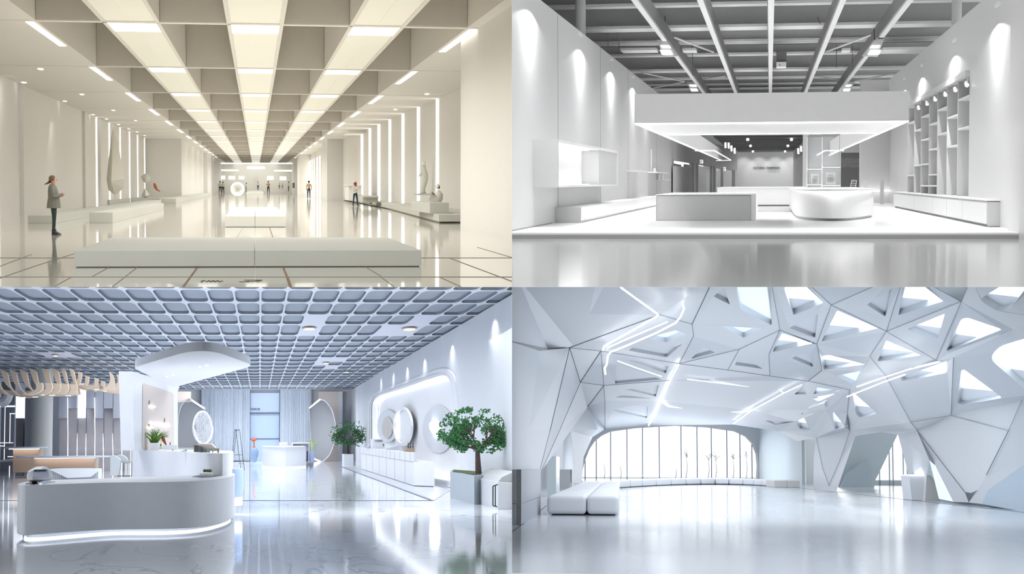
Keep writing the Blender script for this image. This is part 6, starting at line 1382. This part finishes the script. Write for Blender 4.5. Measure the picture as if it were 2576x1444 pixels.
tube4([(2292, 927), (2240, 944), (2156, 973)], 1.6, 'upper of two parallel strip lights on the right shoulder of the lounge', k=.93)
tube4([(2277, 942), (2220, 962), (2131, 998)], 1.6, 'lower of two parallel strip lights on the right shoulder of the lounge', k=.93)
tube4([(2016, 968), (1971, 989), (1933, 1010), (1893, 1031), (1845, 1066)], 1.4, 'long strip light running down the ceiling toward the window, right one', k=.95)
tube4([(1729, 954), (1830, 966), (1932, 978), (1960, 979), (1970, 988)], 1.1, 'thin strip light across the flat middle ceiling panel', k=.96)
tube4([(1664, 1011), (1680, 1023), (1780, 1032), (1870, 1038), (1893, 1031)], 1.1, 'thin strip light framing the lower middle ceiling panel', k=.96)
# back wall with arched glazing
arch = [(1461, 1215), (1465, 1180), (1472, 1155), (1482, 1130), (1495, 1110), (1512, 1096), (1535, 1085), (1600, 1076), (1700, 1070), (1780, 1074), (1850, 1084), (1878, 1097), (1895, 1115), (1905, 1140), (1908, 1170), (1906, 1212)]
fB = lambda u, v: PD(u, v, DW)
m = holed(MB(), [(1400, 1214.9), (1400, 1030), (2100, 1030), (2100, 1214.9)], [[(x, min(y, 1214)) for x, y in arch]], fB); struct('wall_back', m, shell4)
lo = [PD(x, y, DW) for x, y in arch]; m = MB(); m.loft([lo, [v+Vector((0, 2.5, 0)) for v in lo]], cap=False, closed=False); struct('window_reveal', m, shell4)
m = MB()
mull = [(1472, 1150), (1500, 1105), (1536, 1083), (1577, 1077), (1616, 1073), (1658, 1070), (1713, 1069), (1753, 1070), (1789, 1073), (1828, 1078), (1861, 1088), (1891, 1110)]
wf = None
for x, y in mull: a_ = PD(x, y, DW+2.6); m.box(a_.x-.045, a_.x+.045, DW+2.5, DW+2.7, zf, a_.z)
wf = struct('window_8', m, mat('pale_mullion', (140, 152, 176), .4))
m = MB(); m.box(-4, 15, DW+2.75, DW+2.8, zf, 4.6); pane = struct('window_pane', m, mat('pale_glass', (240, 246, 252), .02, .5, alpha=.12), wf)
m = MB(); m.box(-16, 30, DW+60, DW+60.5, zf-4, 14); struct('sky_backdrop', m, daylight)
m = MB(); m.box(-16, 30, DW+3, DW+60, zf-.1, zf-.02); struct('ground', m, mat('snowy_ground', (240, 242, 246), .8))
rn = random.Random(2)
for i, (x, yt, yb) in enumerate(((1698, 1158, 1203), (1725, 1117, 1202), (1781, 1122, 1202), (1800, 1124, 1202), (1844, 1124, 1202), (1877, 1112, 1202), (1561, 1148, 1203), (1520, 1140, 1204))):
    D = DW+14+i*1.5; m = MB(); a_ = PD(x, yb+2, D); a_.z = zf-.05; c_ = PD(x+rn.uniform(-3, 3), yt+(yb-yt)*.45, D); m.tube([a_, a_.lerp(c_, .5)+Vector((.1, 0, 0)), c_], [.05, .04, .03], 6)
    if i not in (0, 6, 7):
        for j in range(16):
            d = Vector((rn.uniform(-1, 1), 0, rn.uniform(.1, 1.2))).normalized(); q = c_+Vector((0, 0, rn.uniform(-.1, .5))); L = rn.uniform(.5, 1.2); m.tube([q, q+d*L*.5+Vector((rn.uniform(-.1, .1), 0, .05)), q+d*L], [.018, .012, .006], 4)
    solo('bare_tree', m, mat('pale_twig', (206, 200, 204), .8) if i == 0 else bpy.data.materials['pale_twig'], 'faint bare tree seen through the bright arched window, %s from the left' % ORD[sorted((1698, 1725, 1781, 1800, 1844, 1877, 1561, 1520)).index(x)], 'tree')
# right end of the back wall: grille, striped strip, panel
t = thing('wall_grille', 'short grey slatted grille hung high left of the first right wall panel', 'grille', tuple(PD(2010, 1115, DW-14)))
for i in range(16): x = 1990+i*3; y0 = 1108-(i*.3); m = MB(); a_ = PD(x, 1116-i*.25, DW-14); b_ = PD(x+1.5, y0, DW-14); m.box(a_.x, b_.x, DW-14, DW-13.8, a_.z, b_.z); obj('slat', m, gl4, t)
m = MB(); a_ = PD(1996, 1208, DW-13); b_ = PD(2008, 1115, DW-13); m.box(a_.x, b_.x, DW-13, DW-12.9, a_.z, b_.z); solo('striped_panel', m, mat('striped_pale_panel', (226, 230, 240), .4, var=.15, scale=1.5), 'narrow pale striped vertical panel below the grille', 'panel')
m = MB(); a_ = PD(2030, 1228, DW-30); b_ = PD(2052, 1108, DW-30); m.box(a_.x, b_.x, DW-30, DW-29.8, max(a_.z, zf), b_.z); struct('wall_right', m, shell4b)
# floor lines
m = MB()
def fs4(a_, b_, w): a_ = PF(*a_); b_ = PF(*b_); a_.z += .004; b_.z += .004; m.bar(a_, b_, w, .006)
fs4((2000, 1226.5), (2620, 1294), .025); fs4((1280, 1344), (1341, 1299), .03); fs4((1350, 1292), (1375, 1272), .02); struct('floor_joint', m, seam4, fl)
m = MB()
for a_, b_ in (((2048, 1230), (2106, 1234)), ((2108, 1233.5), (2201, 1233)), ((2469, 1267.5), (2620, 1266))): p = PD(*a_, 88 if a_[0] < 2300 else 55); q = PD(*b_, 88 if a_[0] < 2300 else 55); p.z = q.z = zf+.01; m.bar(p, q, .05, .02)
struct('baseboard_right', m, gl4)
# sofa: rounded blocks in two columns
D0s = PF(1470, 1297).y; zt4 = ZD(1470, 1247, D0s); xa_, xm_, xb_ = PD(1376, 1270, D0s).x, PD(1476, 1270, D0s).x, PD(1557, 1270, D0s).x
t = thing('sofa', 'long white leather bench sofa of rounded blocks in two columns, nearest on the left', 'sofa', ((xa_+xb_)/2, D0s, zf))
for d0, d1_ in zip((D0s, 51.5, 60.7, 69, 78), (51.5, 60.7, 69, 78, 86)):
    for u, v in ((xa_, xm_-.006), (xm_+.006, xb_)):
        m = MB(); m.box(u, v, d0+.03, d1_-.03, zf+.03, zt4); o = obj('cushion_block', m, sofa4, t, smooth=True, bevel=.11, seg=5)
m = MB(); m.box(xa_+.12, xb_-.1, D0s+.2, 85.5, zf, zf+.03); obj('dark_base', m, seam4, t)
xs4 = [1559, 1586, 1616, 1651, 1689, 1726, 1763, 1799, 1834, 1869, 1896, 1916, 1946]
def yb4(x): return 1219+10*((1800-x)/240)**2*.95 if x < 1800 else 1219+6*((x-1800)/150)**2
t = thing('curved_bench', 'long curved white bench of joined blocks along the arched window', 'bench', tuple(PF(1740, 1221)))
for x0, x1 in zip(xs4, xs4[1:]):
    a_ = PF(x0, yb4(x0)); b_ = PF(x1, yb4(x1)); n = Vector((0, 9, 0)); m = MB(); e = (b_-a_).normalized()*.03; P = [a_+e, b_-e, b_-e+n, a_+e+n]; m.prism([(p.x, p.y) for p in P], zf+.05, zf+.42); obj('bench_block', m, sofa4, t, smooth=True, bevel=.05, seg=3)
m = MB(); P = [PF(x, yb4(x))+Vector((0, .6, 0)) for x in xs4]; m.prism([(p.x, p.y) for p in P]+[(p.x, p.y+8) for p in reversed(P)], zf, zf+.05); obj('dark_base', m, mat('brown_base', (84, 62, 54), .5), t)
D = PF(1980, 1226.5).y; t = thing('low_bench', 'separate grey-white low bench standing right of the curved window bench', 'bench', tuple(PF(1980, 1226)))
for x0, x1 in ((1948, 1979.6), (1980, 2012)): a_ = PD(x0, 1226, D); b_ = PD(x1, 1209, D); m = MB(); m.box(a_.x, b_.x, D, D+6, zf, b_.z); obj('seat_block', m, mat('greige_fabric', (206, 206, 206), .6), t, bevel=.03)
# glass boxes at the left
t = thing('display_cabinet', 'tall pale two-part cabinet with a glossy side at the left edge of the lounge', 'cabinet', tuple(PF(1300, 1325)))
D = PF(1311, 1321).y; a_ = PD(1311, 1300, D)
m = MB(); m.box(PD(1270, 1, D).x, a_.x, D, D+9, zf, ZD(1311, 1268, D)); obj('lower_block', m, mat('grey_white_block', (186, 192, 202), .4), t)
m = MB(); m.box(PD(1270, 1, D).x, a_.x, D, D+9, ZD(1311, 1267, D), ZD(1311, 1181, D)); obj('upper_block', m, mat('grey_white_upper', (180, 186, 194), .4), t)
m = MB(); q_ = PF(1338, 1303); m.prism([(a_.x, D), (q_.x, q_.y), (q_.x-.1, q_.y), (a_.x-.1, D)], zf, ZD(1311, 1181, D)); obj('glossy_side', m, mat('glossy_side', (226, 230, 236), .08, .7), t)
for i, (x0, x1, y0, y1, D, lab) in enumerate(((1405, 1434, 1181, 1226, 96, 'pale square pillar block in the left wall recess'), (1443, 1458, 1182, 1213, 128, 'smaller pale pillar block near the left edge of the window'), (1377, 1399, 1148, 1243, 70, 'tall thin grey panel leaning in the left recess'))):
    a_ = PD(x0, y1, D); b_ = PD(x1, y0, D); m = MB(); m.box(a_.x, b_.x, D, D+4, zf, b_.z); solo('pillar_block' if i < 2 else 'screen_board', m, shell4 if i < 2 else gl4, lab, 'pillar' if i < 2 else 'panel')

# ------------------------------------------------------------------ unseen edge-on sheets added to keep the four halls' light apart, and cutting what runs through them
wal = mat('light_divider_paint', (236, 236, 232), .6)
pm = MB(); pm.box(-.001, .001, 24, 420, -.02, 40); pm.box(-.001, .001, 24, 420, -40, -.02)
o = bpy.data.objects.new('wall_partition', bpy.data.meshes.new('wall_partition')); COL.objects.link(o)
o.data.from_pydata([tuple(v) for v in pm.v], [], pm.f); o.data.materials.append(wal); o['kind'] = 'structure'
pm = MB(); pm.box(-60, -.001, 24, 420, -.001, .001); pm.box(.001, 60, 24, 420, -.001, .001)
o = bpy.data.objects.new('floor_partition', bpy.data.meshes.new('floor_partition')); COL.objects.link(o)
o.data.from_pydata([tuple(v) for v in pm.v], [], pm.f); o.data.materials.append(wal); o['kind'] = 'structure'
bpy.context.view_layer.update()
dead = []
for o in list(SC.objects):
    if o.type not in ('MESH',) or 'sx' not in o: continue
    W = o.matrix_world; ws = [W @ v.co for v in o.data.vertices]
    if not ws: continue
    for ax, sg in ((0, o['sx']), (2, o['sz'])):
        if min(sg*v[ax] for v in ws) >= .0: continue
        if max(sg*v[ax] for v in ws) <= .002: dead.append(o); break
        if o.data.users > 1: o.data = o.data.copy()
        n = Vector((0, 0, 0)); n[ax] = sg
        Wi = W.inverted(); co = Wi @ (n*.001); no = (W.to_3x3().transposed() @ n).normalized()
        bm = bmesh.new(); bm.from_mesh(o.data)
        bmesh.ops.bisect_plane(bm, geom=bm.verts[:]+bm.edges[:]+bm.faces[:], plane_co=co, plane_no=no, clear_inner=True)
        bm.to_mesh(o.data); bm.free()
        ws = [W @ v.co for v in o.data.vertices]
        if not ws: dead.append(o); break
for o in dead:
    if o.name in SC.objects: bpy.data.objects.remove(o)
for o in [x for x in SC.objects if x.type == 'EMPTY' and not x.children]: bpy.data.objects.remove(o)
for o in SC.objects:
    for k in ('sx', 'sz', 'room'):
        if k in o: del o[k]
